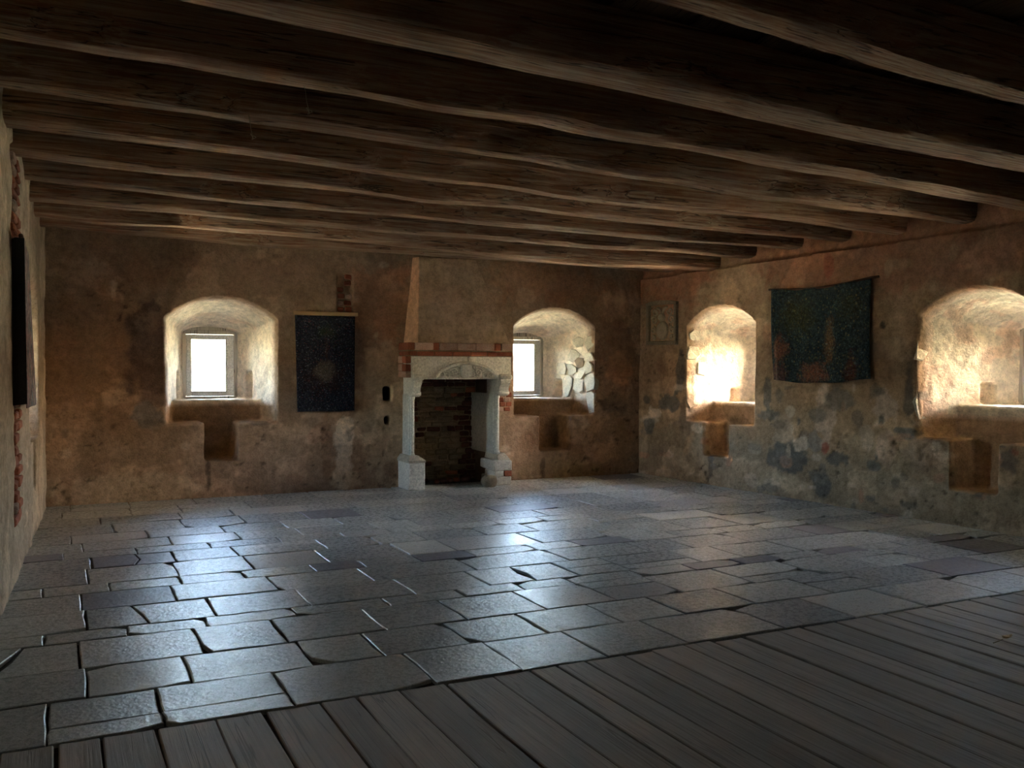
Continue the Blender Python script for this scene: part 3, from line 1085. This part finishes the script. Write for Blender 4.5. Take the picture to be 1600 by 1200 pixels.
# ------------------------------------------------------------------ exposed brick in the chases and rough stones in the reveals
rs = random.Random(9)
z = 2.24
while z < 2.70:
    for k in range(2):
        if rs.random() < 0.8:
            a = 3.16 + k * 0.095 + rs.uniform(-.01, .01)
            o = box_obj('brick', (-0.042, -0.03, -0.03), (0.042, 0.03, 0.03), MAT['brick'] if rs.random() < 0.6 else MAT['brick_pale'], wall_back, 0.008, 0.006)
            o.location = (a + 0.045 + UB, 0.05, z + 0.035)
            o.rotation_euler = (0, rs.uniform(-.08, .08), rs.uniform(-.1, .1))
    z += 0.082
z = 0.40
while z < 3.1:
    for k in range(2):
        if rs.random() < 0.85:
            o = box_obj('brick', (-0.12, -0.03, -0.032), (0.12, 0.03, 0.032), MAT['brick'] if rs.random() < 0.75 else MAT['brick_pale'], wall_left, 0.01, 0.008)
            o.location = (10.75 + 0.135 + k * 0.29 + rs.uniform(-.02, .02), 0.014, z + 0.04)
    z += 0.085


def reveal_stone(F, wall, uc, hw, s, d, z, size, mat='reveal_stone', seed=0):
    """irregular faceted stone face standing a little proud of the splayed reveal"""
    r = random.Random(seed)
    k = d / WIN_D
    ue = uc + s * (hw - (hw - 0.335) * k)
    n = r.choice((5, 6, 7))
    a0 = r.uniform(0, 6)
    out = []
    for i in range(n):
        a = a0 + 2 * math.pi * (i + r.uniform(-0.25, 0.25)) / n
        q = (abs(math.cos(a)) ** 3.5 + abs(math.sin(a)) ** 3.5) ** (-1 / 3.5) * r.uniform(0.86, 1.06)
        out.append((size[0] * 0.62 * math.cos(a) * q, size[1] * 0.62 * math.sin(a) * q))
    tl_ = (r.uniform(-.1, .1), r.uniform(-.12, .12))
    bm = bmesh.new()
    loft(bm, [[(-s * (h + (tl_[0] * p[0] + tl_[1] * p[1]) * (h > 0)), p[0] * f, p[1] * f) for p in out] for h, f in ((-0.06, 1.0), (0.0, 1.0), (0.011, 0.9))])
    bmesh.ops.subdivide_edges(bm, edges=bm.edges[:], cuts=1, use_grid_fill=True)
    for v in bm.verts:
        v.co += Vector((r.uniform(-.003, .003), r.uniform(-.004, .004), r.uniform(-.004, .004)))
    o = from_bm('stone', bm, MAT[mat], wall, loc=(ue, d, z))
    o.rotation_euler = (0, 0, s * math.atan(hw - 0.335))


for i, (d, z, a, b, m) in enumerate([(0.08, 1.36, 0.2, 0.28, 'reveal_stone'), (0.07, 1.06, 0.15, 0.34, 'reveal_stone'), (0.30, 1.30, 0.2, 0.22, 'reveal_stone'),
                                     (0.50, 1.28, 0.17, 0.30, 'reveal_stone'), (0.28, 1.62, 0.16, 0.14, 'rubble'), (0.10, 1.70, 0.18, 0.12, 'reveal_stone'),
                                     (0.47, 1.52, 0.28, 0.14, 'reveal_stone'), (0.10, 1.90, 0.16, 0.2, 'reveal_stone'), (0.40, 1.72, 0.2, 0.16, 'reveal_stone'), (0.26, 1.46, 0.18, 0.14, 'reveal_stone'), (0.30, 1.92, 0.2, 0.14, 'reveal_stone'), (0.62, 1.52, 0.2, 0.16, 'reveal_stone'), (0.13, 1.54, 0.16, 0.15, 'reveal_stone')]):
    reveal_stone(FB, wall_back, XRW, 0.65, 1, d, z, (a, b), m, i + 50)
for i, (d, z, a, b, m) in enumerate([(0.08, 1.12, 0.16, 0.22, 'rubble'), (0.10, 1.75, 0.18, 0.16, 'reveal_stone'), (0.24, 1.55, 0.16, 0.2, 'reveal_stone'), (0.12, 2.0, 0.16, 0.14, 'reveal_stone')]):
    reveal_stone(FR, wall_right, UA, 0.65, -1, d, z, (a, b), m, i + 70)
for i, (d, z, a, b, m) in enumerate([(0.05, 1.20, 0.12, 0.3, 'reveal_stone'), (0.06, 1.75, 0.14, 0.18, 'reveal_stone')]):
    reveal_stone(FR, wall_right, UBN, 0.65, -1, d, z, (a, b), m, i + 90)

# ------------------------------------------------------------------ fireplace
YF = 11.10
fp = thing('fireplace', 'stone hooded fireplace with carved lintel, brick courses and plaster hood on the far wall', 'fireplace', (4.72, YF, 0))
fp_off = Vector((-4.72, -YF, 0))


def fo(o):
    o.location = Vector(o.location) + fp_off
    return o


# hood
HB, HT = 1.865, 2.97
bm = bmesh.new()
rings = []
for k in range(13):
    f = k / 12
    z = HB + (HT - HB) * f
    lf, rf_ = 4.115 + (4.20 - 4.115) * f, 5.40 + (4.99 - 5.40) * f
    lb = 4.03 + (4.15 - 4.03) * f
    yf = 11.10 + 0.20 * f
    ring = [(lb, 11.46, z)]
    for q in range(4):
        ring.append((lb + (lf - lb) * q / 3, 11.46 + (yf - 11.46) * q / 3, z))
    for q in range(1, 13):
        ring.append((lf + (rf_ - lf) * q / 12, yf, z))
    for q in range(1, 4):
        ring.append((rf_ + 0.03 * q / 3, yf + (11.46 - yf) * q / 3, z))
    ring = ring[1:]
    nn = fbm(np.array(ring), 3.0, 2, 9)
    rings.append([(p[0] + a * 0.006, p[1] + a * 0.008, p[2]) for p, a in zip(ring, nn)])
loft(bm, rings)
o = fo(from_bm('hood', bm, MAT['hood'], fp, smooth=True))
o.data.set_sharp_from_angle(angle=math.radians(40))
vs, fs = [], []
for k in range(13):
    f = k / 12
    z = HB + (HT - HB) * f
    lf, lb, yf = 4.115 + 0.085 * f, 4.03 + 0.12 * f, 11.10 + 0.20 * f
    for q in range(4):
        vs.append((lf + (lb - lf) * q / 3 - 0.010, yf + (11.46 - yf) * q / 3 - 0.004, z))
    vs.append((lb + 0.03, 11.46, z))
    vs.append((lf + 0.012, yf + 0.01, z))
for k in range(12):
    for q in range(6):
        r = (q + 1) % 6
        fs.append([k * 6 + q, k * 6 + r, (k + 1) * 6 + r, (k + 1) * 6 + q])
fs += [list(range(6)), [72 + q for q in (5, 4, 3, 2, 1, 0)]]
o = fo(from_py('hood_cheek', vs, fs, MAT['cheek'], fp))
for k in range(5):
    for q in range(2):
        fo(box_obj('brick', (5.375 + 0.095 * q + 0.03 * (k % 2), 11.405, 0.95 + 0.065 * k), (5.465 + 0.095 * q + 0.03 * (k % 2), 11.46, 1.01 + 0.065 * k), MAT['brick_pale' if (k + q) % 3 == 0 else 'brick'], fp, 0.008, 0.006))

# brick courses above the lintel
rk = random.Random(12)


def course(x0, x1, y0, y1, z0, z1, lens, mats):
    x, i = x0, 0
    while x < x1 - 0.02:
        L = min(lens[i % len(lens)] * rk.uniform(0.9, 1.1), x1 - x)
        if x1 - x - L < 0.05:
            L = x1 - x
        fo(box_obj('brick', (x + 0.004, y0 + rk.uniform(-.006, .006), z0 + 0.004), (x + L - 0.004, y1, z1 - 0.004), MAT[mats[i % len(mats)]], fp, 0.007, 0.003))
        x += L
        i += 1


course(3.955, 5.43, 11.055, 11.44, 1.765, 1.868, [0.10, 0.24, 0.09, 0.26, 0.25, 0.27], ['brick', 'brick_pale', 'brick', 'brick_pale', 'brick_pale', 'brick_pale'])
course(3.965, 5.44, 11.075, 11.44, 1.695, 1.755, [0.14, 0.25, 0.26, 0.24, 0.26], ['brick'])
fo(box_obj('mortar_bed', (3.98, 11.09, 1.69), (5.43, 11.44, 1.77), MAT['rubble'], fp))
for z0, z1, m in ((1.60, 1.69, 'brick'), (1.50, 1.59, 'brick'), (1.42, 1.495, 'brick_pale')):
    fo(box_obj('brick', (3.95, 11.13, z0), (4.03, 11.26, z1), MAT[m], fp, 0.007, 0.004))
    fo(box_obj('brick', (3.955, 11.27, z0), (4.03, 11.43, z1), MAT['brick_pale'], fp, 0.007, 0.004))

# lintel in two stones with a worn joint, carved relief along the lower edge
for a, b in ((4.025, 4.795), (4.803, 5.425)):
    fo(box_obj('lintel_stone', (a, YF, 1.405), (b, 11.44, 1.692), MAT['limestone'], fp, 0.008))
cx = 4.775
bm = bmesh.new()
path = []
for i in range(25):
    a = math.pi * (0.12 + 0.76 * i / 24)
    path.append((cx - math.cos(a) * 0.465, YF - 0.016, 1.415 + (math.sin(a) - math.sin(math.pi * .12)) * 0.30))
tube(bm, path, [0.016 + 0.008 * math.sin(math.pi * i / 24) for i in range(25)], 7)
fo(from_bm('carved_arch', bm, MAT['limestone'], fp, smooth=True))
bm = bmesh.new()
for s in (-1, 1):
    for (x0, z0, R, turns, st_) in ((0.17, 1.49, 0.060, 1.4, 0.3), (0.27, 1.455, 0.042, 1.3, 2.4), (0.345, 1.44, 0.026, 1.2, 0.8), (0.12, 1.55, 0.032, 1.2, 1.2)):
        pp = []
        for i in range(22):
            f = i / 21
            a = st_ + turns * 2 * math.pi * f
            r = R * (1 - 0.82 * f)
            pp.append((cx + s * (x0 + r * math.cos(a)), YF - 0.014, z0 + r * math.sin(a)))
        tube(bm, pp, [0.015 * (1 - 0.35 * i / 21) for i in range(22)], 6)
    tube(bm, [(cx + s * (0.08 + 0.33 * i / 10), YF - 0.006, 1.425 + 0.012 * math.sin(i * 1.3)) for i in range(11)], 0.009, 6)
    for q in range(5):
        a = 0.12 + q * 0.055
        tube(bm, [(cx + s * a, YF - 0.004, 1.43), (cx + s * (a + 0.02), YF - 0.012, 1.47 + 0.01 * (q % 2)), (cx + s * (a + 0.045), YF - 0.004, 1.50)], [0.006, 0.012, 0.004], 6)
fo(from_bm('carved_scrolls', bm, MAT['limestone'], fp, smooth=True))
# shield
bm = bmesh.new()
out = [(-0.075, 0.165), (-0.03, 0.18), (0.0, 0.17), (0.03, 0.18), (0.075, 0.165), (0.08, 0.10), (0.07, 0.04), (0.04, 0.0), (0, -0.015), (-0.04, 0.0), (-0.07, 0.04), (-0.08, 0.10)]
loft(bm, [[(cx - 0.01 + p[0] * k, y, 1.42 + 0.08 + (p[1] - 0.08) * k) for p in out] for k, y in ((1.0, YF + 0.01), (1.0, YF - 0.03), (0.86, YF - 0.05), (0.4, YF - 0.058))])
o = fo(from_bm('carved_shield', bm, MAT['limestone'], fp, smooth=True))
o.data.set_sharp_from_angle(angle=math.radians(40))
bm = bmesh.new()
tube(bm, [(4.06 + 1.33 * i / 10, YF - 0.004, 1.41) for i in range(11)], 0.014, 8)
fo(from_bm('lintel_bead', bm, MAT['limestone'], fp, smooth=True))

# corbels, jambs, plinths
for s, xa, xb in ((-1, 4.025, 4.125), (1, 5.225, 5.365)):
    prof = [(11.44, 1.41), (11.02, 1.41), (10.99, 1.385), (10.995, 1.35), (11.02, 1.325), (11.045, 1.29), (11.05, 1.25), (11.04, 1.22), (11.055, 1.19), (11.10, 1.175), (11.44, 1.175)]
    bm = bmesh.new()
    loft(bm, [[(x, p[0], p[1]) for p in prof] for x in (xa, xa + 0.012, xb - 0.012, xb)])
    o = fo(from_bm('corbel', bm, MAT['limestone'], fp))
    bm = bmesh.new()
    tube(bm, [(xa - 0.008, 11.03, 1.42), (xa, 11.03, 1.42), (xb, 11.03, 1.42), (xb + 0.03, 11.03, 1.42)], [0.03, 0.045, 0.045, 0.03], 14)
    from_bm('scroll', bm, MAT['limestone'], o, smooth=True)
    bm = bmesh.new()
    tube(bm, [(xa - 0.004, 11.06, 1.215), (xb + 0.006, 11.06, 1.215)], 0.022, 12)
    from_bm('lower_scroll', bm, MAT['limestone'], o, smooth=True)
for xa, xb in ((4.015, 4.07), (5.205, 5.262)):
    o = fo(box_obj('jamb', (xa, 11.13, 0.40), (xb, 11.97, 1.20), MAT['limestone'], fp, 0.006))
    bm = bmesh.new()
    mx = (xa + xb) / 2
    tube(bm, [(mx, 11.125, 0.40), (mx, 11.125, 0.44), (mx, 11.125, 0.46), (mx, 11.125, 1.14), (mx, 11.125, 1.16), (mx, 11.125, 1.2)], [0.036, 0.036, 0.026, 0.026, 0.034, 0.034], 12)
    tube(bm, [(mx, 11.185, 0.40), (mx, 11.185, 1.2)], 0.036, 10)
    from_bm('shaft', bm, MAT['limestone'], o, smooth=True)
bm = bmesh.new()
add_box(bm, (3.95, 10.985, 0.0), (4.165, 11.43, 0.345), 0.012, 0.01)
o = fo(from_bm('plinth', bm, MAT['limestone'], fp))
bm = bmesh.new()
loft(bm, [[(3.945, 10.975, 0.345), (4.17, 10.975, 0.345), (4.17, 11.43, 0.345), (3.945, 11.43, 0.345)],
          [(3.945, 10.975, 0.375), (4.17, 10.975, 0.375), (4.17, 11.43, 0.375), (3.945, 11.43, 0.375)],
          [(3.985, 11.06, 0.43), (4.10, 11.06, 0.43), (4.10, 11.43, 0.43), (3.985, 11.43, 0.43)]])
from_bm('plinth_cap', bm, MAT['reveal_stone'], o)
bm = bmesh.new()
add_box(bm, (5.135, 10.99, 0.0), (5.385, 11.43, 0.11), 0.012, 0.008)
add_box(bm, (5.125, 10.985, 0.195), (5.385, 11.43, 0.335), 0.014, 0.012)
o = fo(from_bm('plinth', bm, MAT['limestone'], fp))
for a, b, m in ((5.135, 5.27, 'limestone'), (5.28, 5.385, 'brick')):
    box_obj('brick', (a, 10.985, 0.115), (b, 11.3, 0.19), MAT[m], o, 0.008, 0.006)
bm = bmesh.new()
loft(bm, [[(5.19, 11.0, 0.335), (5.37, 11.0, 0.335), (5.37, 11.43, 0.335), (5.19, 11.43, 0.335)],
          [(5.205, 11.04, 0.40), (5.31, 11.05, 0.42), (5.31, 11.43, 0.42), (5.205, 11.43, 0.40)]])
from_bm('plinth_cap', bm, MAT['reveal_stone'], o)
# rubble back of the firebox, every brick and stone its own piece
z = 0.0
while z < 1.40:
    h = rk.uniform(0.055, 0.085)
    x = 4.09
    while x < 5.26:
        L = rk.uniform(0.09, 0.24)
        q = rk.random()
        m = 'brick' if q < 0.12 else 'soot' if (q < 0.24 or x > 4.98 or z > 1.2) else 'rubble'
        fo(box_obj('brick', (x + 0.005, 11.91 + rk.uniform(-.015, .01), z + 0.005), (min(x + L, 5.28) - 0.005, 11.99, z + h - 0.005), MAT[m], fp, 0.012, 0.012))
        x += L
    z += h

fo(box_obj('mortar_back', (4.08, 11.932, 0.0), (5.28, 11.99, 1.44), MAT['rubble'], fp))

# rubble and a round stone lying in the hearth
for i in range(9):
    xx = 4.22 + 0.105 * i + rk.uniform(-.008, .008)
    sz = rk.uniform(0.065, 0.085)
    o = lump('rubble_stone', (sz * 1.15, sz, sz * 0.75), MAT['soot' if i % 3 else 'brick'], None, (xx, 11.62 + rk.uniform(-.1, .08), sz * 0.33), 200 + i, 2, 0.35)
    tag(o, 'broken brick lying in the rubble along the back of the hearth', 'rubble', 'broken bricks in the hearth')
o = lump('round_stone', (0.19, 0.16, 0.155), MAT['relief'], None, (5.03, 10.93, 0.072), 33, 3, 0.12)
tag(o, 'grey rounded stone lying against the right plinth of the fireplace', 'stone')
# ------------------------------------------------------------------ tapestries


def cloth(name, w, h, nx, nz, f, mat, parent, th=0.006):
    """hanging cloth in local x (0..w), z (-h..0); f(x,z) -> (dx, y, dz)"""
    vs, fs = [], []
    for side in (0, 1):
        for k in range(nz + 1):
            for i in range(nx + 1):
                x, z = w * i / nx, -h * k / nz
                dx, y, dz = f(x, z)
                vs.append((x + dx, y + side * th, z + dz))
    n = (nx + 1) * (nz + 1)
    g = lambda s, k, i: s * n + k * (nx + 1) + i
    for k in range(nz):
        for i in range(nx):
            fs.append([g(0, k, i), g(0, k, i + 1), g(0, k + 1, i + 1), g(0, k + 1, i)])
            fs.append([g(1, k, i), g(1, k + 1, i), g(1, k + 1, i + 1), g(1, k, i + 1)])
    for k in range(nz):
        fs.append([g(0, k, 0), g(0, k + 1, 0), g(1, k + 1, 0), g(1, k, 0)])
        fs.append([g(0, k, nx), g(1, k, nx), g(1, k + 1, nx), g(0, k + 1, nx)])
    for i in range(nx):
        fs.append([g(0, 0, i), g(1, 0, i), g(1, 0, i + 1), g(0, 0, i + 1)])
        fs.append([g(0, nz, i), g(0, nz, i + 1), g(1, nz, i + 1), g(1, nz, i)])
    return from_py(name, vs, fs, mat, parent, smooth=True)


FLOW1 = [(0.02, 0.022, 0.035), (0.10, 0.11, 0.15), (0.20, 0.07, 0.06), (0.11, 0.13, 0.09), (0.24, 0.26, 0.30), (0.03, 0.035, 0.05), (0.17, 0.14, 0.09)]
MAT['tap1'] = m_tapestry('millefleur_cloth', ((0.012, 0.013, 0.022), (0.026, 0.028, 0.042)), FLOW1, 55.0,
                         [((0.38, -0.78), (0.30, 0.24), (0.05, 0.022, 0.016), 0.55), ((0.38, -0.70), (0.16, 0.16), (0.16, 0.14, 0.11), 0.6),
                          ((0.40, -0.20), (0.13, 0.10), (0.035, 0.045, 0.02), 0.7), ((0.39, -0.42), (0.03, 0.2), (0.07, 0.035, 0.02), 0.6)])
tp = thing('tapestry', 'narrow dark navy flowered tapestry hanging from a pale batten between window and fireplace', 'tapestry', (2.61, YB - 0.05, 2.19))
box_obj('batten', (-0.03, -0.03, -0.005), (0.79, 0.03, 0.045), MAT['batten'], tp, 0.006)
cloth('cloth', 0.755, 1.19, 24, 30, lambda x, z: (0.035 * (-z / 1.19) * (1 - x / 0.755) - 0.01 * (-z), -0.006 - 0.012 * (-z) * math.sin(x * 7 + 0.6) * 0.8 - 0.02 * (-z), 0.004 * math.sin(x * 9)), MAT['tap1'], tp)

FLOW2 = [(0.06, 0.11, 0.13), (0.02, 0.035, 0.06), (0.12, 0.18, 0.18), (0.22, 0.18, 0.07), (0.04, 0.07, 0.085), (0.10, 0.13, 0.06), (0.04, 0.07, 0.16)]
BR = (0.27, 0.11, 0.065)
MAT['tap2'] = m_tapestry('verdure_cloth', ((0.016, 0.026, 0.036), (0.04, 0.058, 0.058)), FLOW2, 34.0,
                         [((0.42, -0.32), (0.34, 0.28), (0.075, 0.07, 0.025), 0.6), ((1.15, -0.25), (0.24, 0.22), (0.065, 0.06, 0.025), 0.5),
                          ((0.16, -0.72), (0.13, 0.20), BR, 0.8), ((0.88, -0.62), (0.10, 0.34), (0.16, 0.085, 0.035), 0.75),
                          ((0.14, -1.02), (0.15, 0.16), (0.16, 0.07, 0.06), 0.7), ((0.66, -1.00), (0.24, 0.18), BR, 0.7), ((1.20, -0.98), (0.10, 0.24), (0.14, 0.05, 0.03), 0.7)])
u0, z0 = FR.px(1211, 457)
u1, z1 = FR.px(1367, 443)
tq = thing('tapestry', 'wide dark blue-green tapestry with russet patches hanging from a sagging rod on the right wall', 'tapestry', (0, 0, 0))
tq.matrix_world = FR.M @ Matrix.Translation((u0, -0.05, 2.50))
w2 = u1 - u0
sag = lambda x: 0.02 + 0.035 * (x / w2) - 0.045 * math.sin(math.pi * min(1, max(0, x / w2)))
bm = bmesh.new()
tube(bm, [(-0.05 + (w2 + 0.14) * i / 14, 0.0, sag(-0.05 + (w2 + 0.14) * i / 14)) for i in range(15)], 0.014, 8)
from_bm('rod', bm, MAT['rod'], tq, smooth=True)
cloth('cloth', w2, 1.10, 40, 30, lambda x, z: (0.02 * math.sin(z * 3) + (0.05 * (-z) if x < 0.1 else 0), -0.012 - 0.016 * math.sin(x * 6.5 + 0.4) * (0.3 - z * 0.6) - 0.01 * math.sin(x * 13), sag(x) + 0.005 * math.sin(x * 11) * (-z)), MAT['tap2'], tq)

# left wall hanging seen edge on
MAT['tap3'] = m_tapestry('side_cloth', ((0.10, 0.12, 0.13), (0.36, 0.20, 0.19)), [(0.5, 0.13, 0.14), (0.30, 0.33, 0.34), (0.6, 0.54, 0.46), (0.12, 0.18, 0.16), (0.5, 0.2, 0.2)], 14.0, [])
tl = thing('tapestry', 'dark lined hanging seen edge-on along the left wall with a red and green patterned face', 'tapestry', (0, 0, 0))
tl.matrix_world = Matrix.Translation((0, 7.40, 2.47)) @ Matrix.Rotation(math.radians(90), 4, 'Z')
# local x = world Y, local y = -world X
bm = bmesh.new()
tube(bm, [(-0.03, 0.225, 0.012), (1.35, 0.225, 0.012)], 0.016, 8)
from_bm('rod', bm, MAT['rod'], tl, smooth=True)
cloth('cloth', 1.25, 1.20, 26, 24, lambda x, z: (0, 0.205 - 0.011 * (-z / 1.2) - (0.004 + 0.028 * (-z / 1.2)) * x - 0.004 * math.sin(x * 9) * x, -0.02 * x), MAT['tap3'], tl)
vs, fs = [], []
for k in range(13):
    z = -1.17 * k / 12
    f = k / 12
    vs += [(0.0, 0.204 - 0.011 * f, z), (-0.01, 0.26 - 0.02 * f, z), (0.0, 0.283, z - 0.01), (0.012, 0.283, z - 0.01), (0.004, 0.26 - 0.02 * f, z), (0.012, 0.208 - 0.011 * f, z)]
for k in range(12):
    for q in range(6):
        r = (q + 1) % 6
        fs.append([k * 6 + q, k * 6 + r, (k + 1) * 6 + r, (k + 1) * 6 + q])
fs.append([0, 1, 2, 3, 4, 5])
fs.append([72 + q for q in (5, 4, 3, 2, 1, 0)])
from_py('side_fold', vs, fs, MAT['lining'], tl)

# ------------------------------------------------------------------ carved coat of arms on the right wall
ua, za = FR.px(1013, 478)
ub_, zb_ = FR.px(1060, 472)
Wd = ub_ - ua
Hh = 0.60
arms = thing('carved_relief', 'weathered framed stone relief of a shield under a crest in the right wall corner', 'relief', (0, 0, 0))
arms.matrix_world = FR.M @ Matrix.Translation((ua, -0.012, 1.875))
fw = 0.055
for a, b in (((0, -0.035, 0), (Wd, 0.03, fw)), ((0, -0.035, fw), (fw, 0.03, Hh - 0.03)), ((Wd - fw, -0.035, fw), (Wd, 0.03, Hh - 0.03))):
    box_obj('frame_stone', a, b, MAT['relief'], arms, 0.008, 0.004)
bm = bmesh.new()
o_ = [(0, Hh - 0.03), (Wd, Hh - 0.03), (Wd, Hh), (Wd * 0.75, Hh + 0.025), (Wd * 0.4, Hh + 0.035), (Wd * 0.12, Hh + 0.02), (0, Hh)]
loft(bm, [[(p[0], d, p[1]) for p in o_] for d in (-0.035, 0.03)])
from_bm('frame_stone', bm, MAT['relief'], arms)
nx, nz = 64, 56
gx, gz = np.meshgrid(np.linspace(0, 1, nx), np.linspace(0, 1, nz))
hgt = np.zeros_like(gx)
ex = np.sqrt(((gx - 0.5) / 0.24) ** 2 + ((gz - 0.30) / 0.27) ** 2)
hgt = np.maximum(hgt, 0.030 * np.clip((1.05 - ex) / 0.2, 0, 1))
hel = np.sqrt(((gx - 0.47) / 0.13) ** 2 + ((gz - 0.66) / 0.13) ** 2)
hgt = np.maximum(hgt, 0.038 * np.clip((1.1 - hel) / 0.4, 0, 1))


def stroke(pts, r, hh):
    global hgt
    d = np.full(gx.shape, 9.0)
    for (x0, y0), (x1, y1) in zip(pts[:-1], pts[1:]):
        vx, vy = x1 - x0, y1 - y0
        tt = np.clip(((gx - x0) * vx + (gz - y0) * vy) / (vx * vx + vy * vy), 0, 1)
        d = np.minimum(d, np.hypot(gx - x0 - tt * vx, gz - y0 - tt * vy))
    hgt = np.maximum(hgt, hh * np.sqrt(np.clip(1 - (d / r) ** 2, 0, 1)))


for s in (-1, 1):
    for (cx_, cz_, R, a0) in ((0.34, 0.58, 0.13, 0.5), (0.38, 0.32, 0.10, 2.0), (0.30, 0.82, 0.11, 3.2), (0.36, 0.10, 0.07, 1.0)):
        stroke([(0.5 + s * (cx_ + R * (1 - .7 * i / 16) * math.cos(a0 + i * 0.42)), cz_ + R * (1 - .7 * i / 16) * math.sin(a0 + i * 0.42)) for i in range(17)], 0.034, 0.026)
stroke([(0.47, 0.75), (0.40, 0.88), (0.30, 0.92)], 0.045, 0.03)
stroke([(0.49, 0.75), (0.56, 0.90), (0.66, 0.93)], 0.045, 0.03)
pw, ph = Wd - 2 * fw, Hh - 0.03 - fw
vs = [(fw + gx[j, i] * pw, 0.03 - hgt[j, i] * 1.5, fw + gz[j, i] * ph) for j in range(nz) for i in range(nx)]
fs = [[j * nx + i, j * nx + i + 1, (j + 1) * nx + i + 1, (j + 1) * nx + i] for j in range(nz - 1) for i in range(nx - 1)]
from_py('relief_panel', vs, fs, MAT['relief'], arms, smooth=True)

# ------------------------------------------------------------------ small things
p = at_z(1574, 1000, 0.0)
vs, fs = [], []
for i in range(7):
    f = i / 6
    wv = 0.022 * math.sin(math.pi * min(1, f * 1.02) ** 0.8) + 0.001
    zc = 0.010 + 0.014 * (f - 0.5) ** 2 * 4 * 0.6
    for s in (-1, 0, 1):
        vs.append((0.085 * (f - 0.5), s * wv, zc + (0.012 if s else 0.0)))
for i in range(6):
    for s in (0, 1):
        fs.append([i * 3 + s, i * 3 + s + 1, (i + 1) * 3 + s + 1, (i + 1) * 3 + s])
leaf = from_py('dry_leaf', vs, fs, MAT['leaf'], None, True, (p[0], p[1], 0.0))
sm = leaf.modifiers.new('s', 'SOLIDIFY')
sm.thickness = 0.002
tag(leaf, 'curled dry yellow leaf lying alone on the floorboards at the right', 'leaf')
bm = bmesh.new()
tube(bm, [(-0.15, -0.02, 0.008), (-0.09, -0.01, 0.008), (-0.04, 0, 0.011)], 0.0025, 5)
from_bm('stalk', bm, MAT['straw'], leaf)

for (px_, py, Yb, L, lab) in ((389, 185, 6.21, 0.13, 'pale dangling strand of cobweb on the beam above the left window'), (476, 141, 5.37, 0.13, 'pale knotted strand of cobweb hanging from the large beam at upper left')):
    q = at_y(px_, py, Yb)
    o = thing('cobweb_strand', lab, 'cobweb', tuple(q))
    bm = bmesh.new()
    tube(bm, [(0, 0.02, 0.03), (0.004, 0, 0), (0.012, 0, -L * 0.5), (0.03, 0, -L)], 0.0022, 5)
    from_bm('strand', bm, MAT['straw'], o)
    bm = bmesh.new()
    tube(bm, [(0.012, 0, -L * 0.75), (0.03, 0, -L), (0.045, 0, -L * 0.9), (0.03, 0.01, -L * 0.82), (0.02, 0, -L * 1.03)], 0.004, 5)
    from_bm('tuft', bm, MAT['straw'], o)
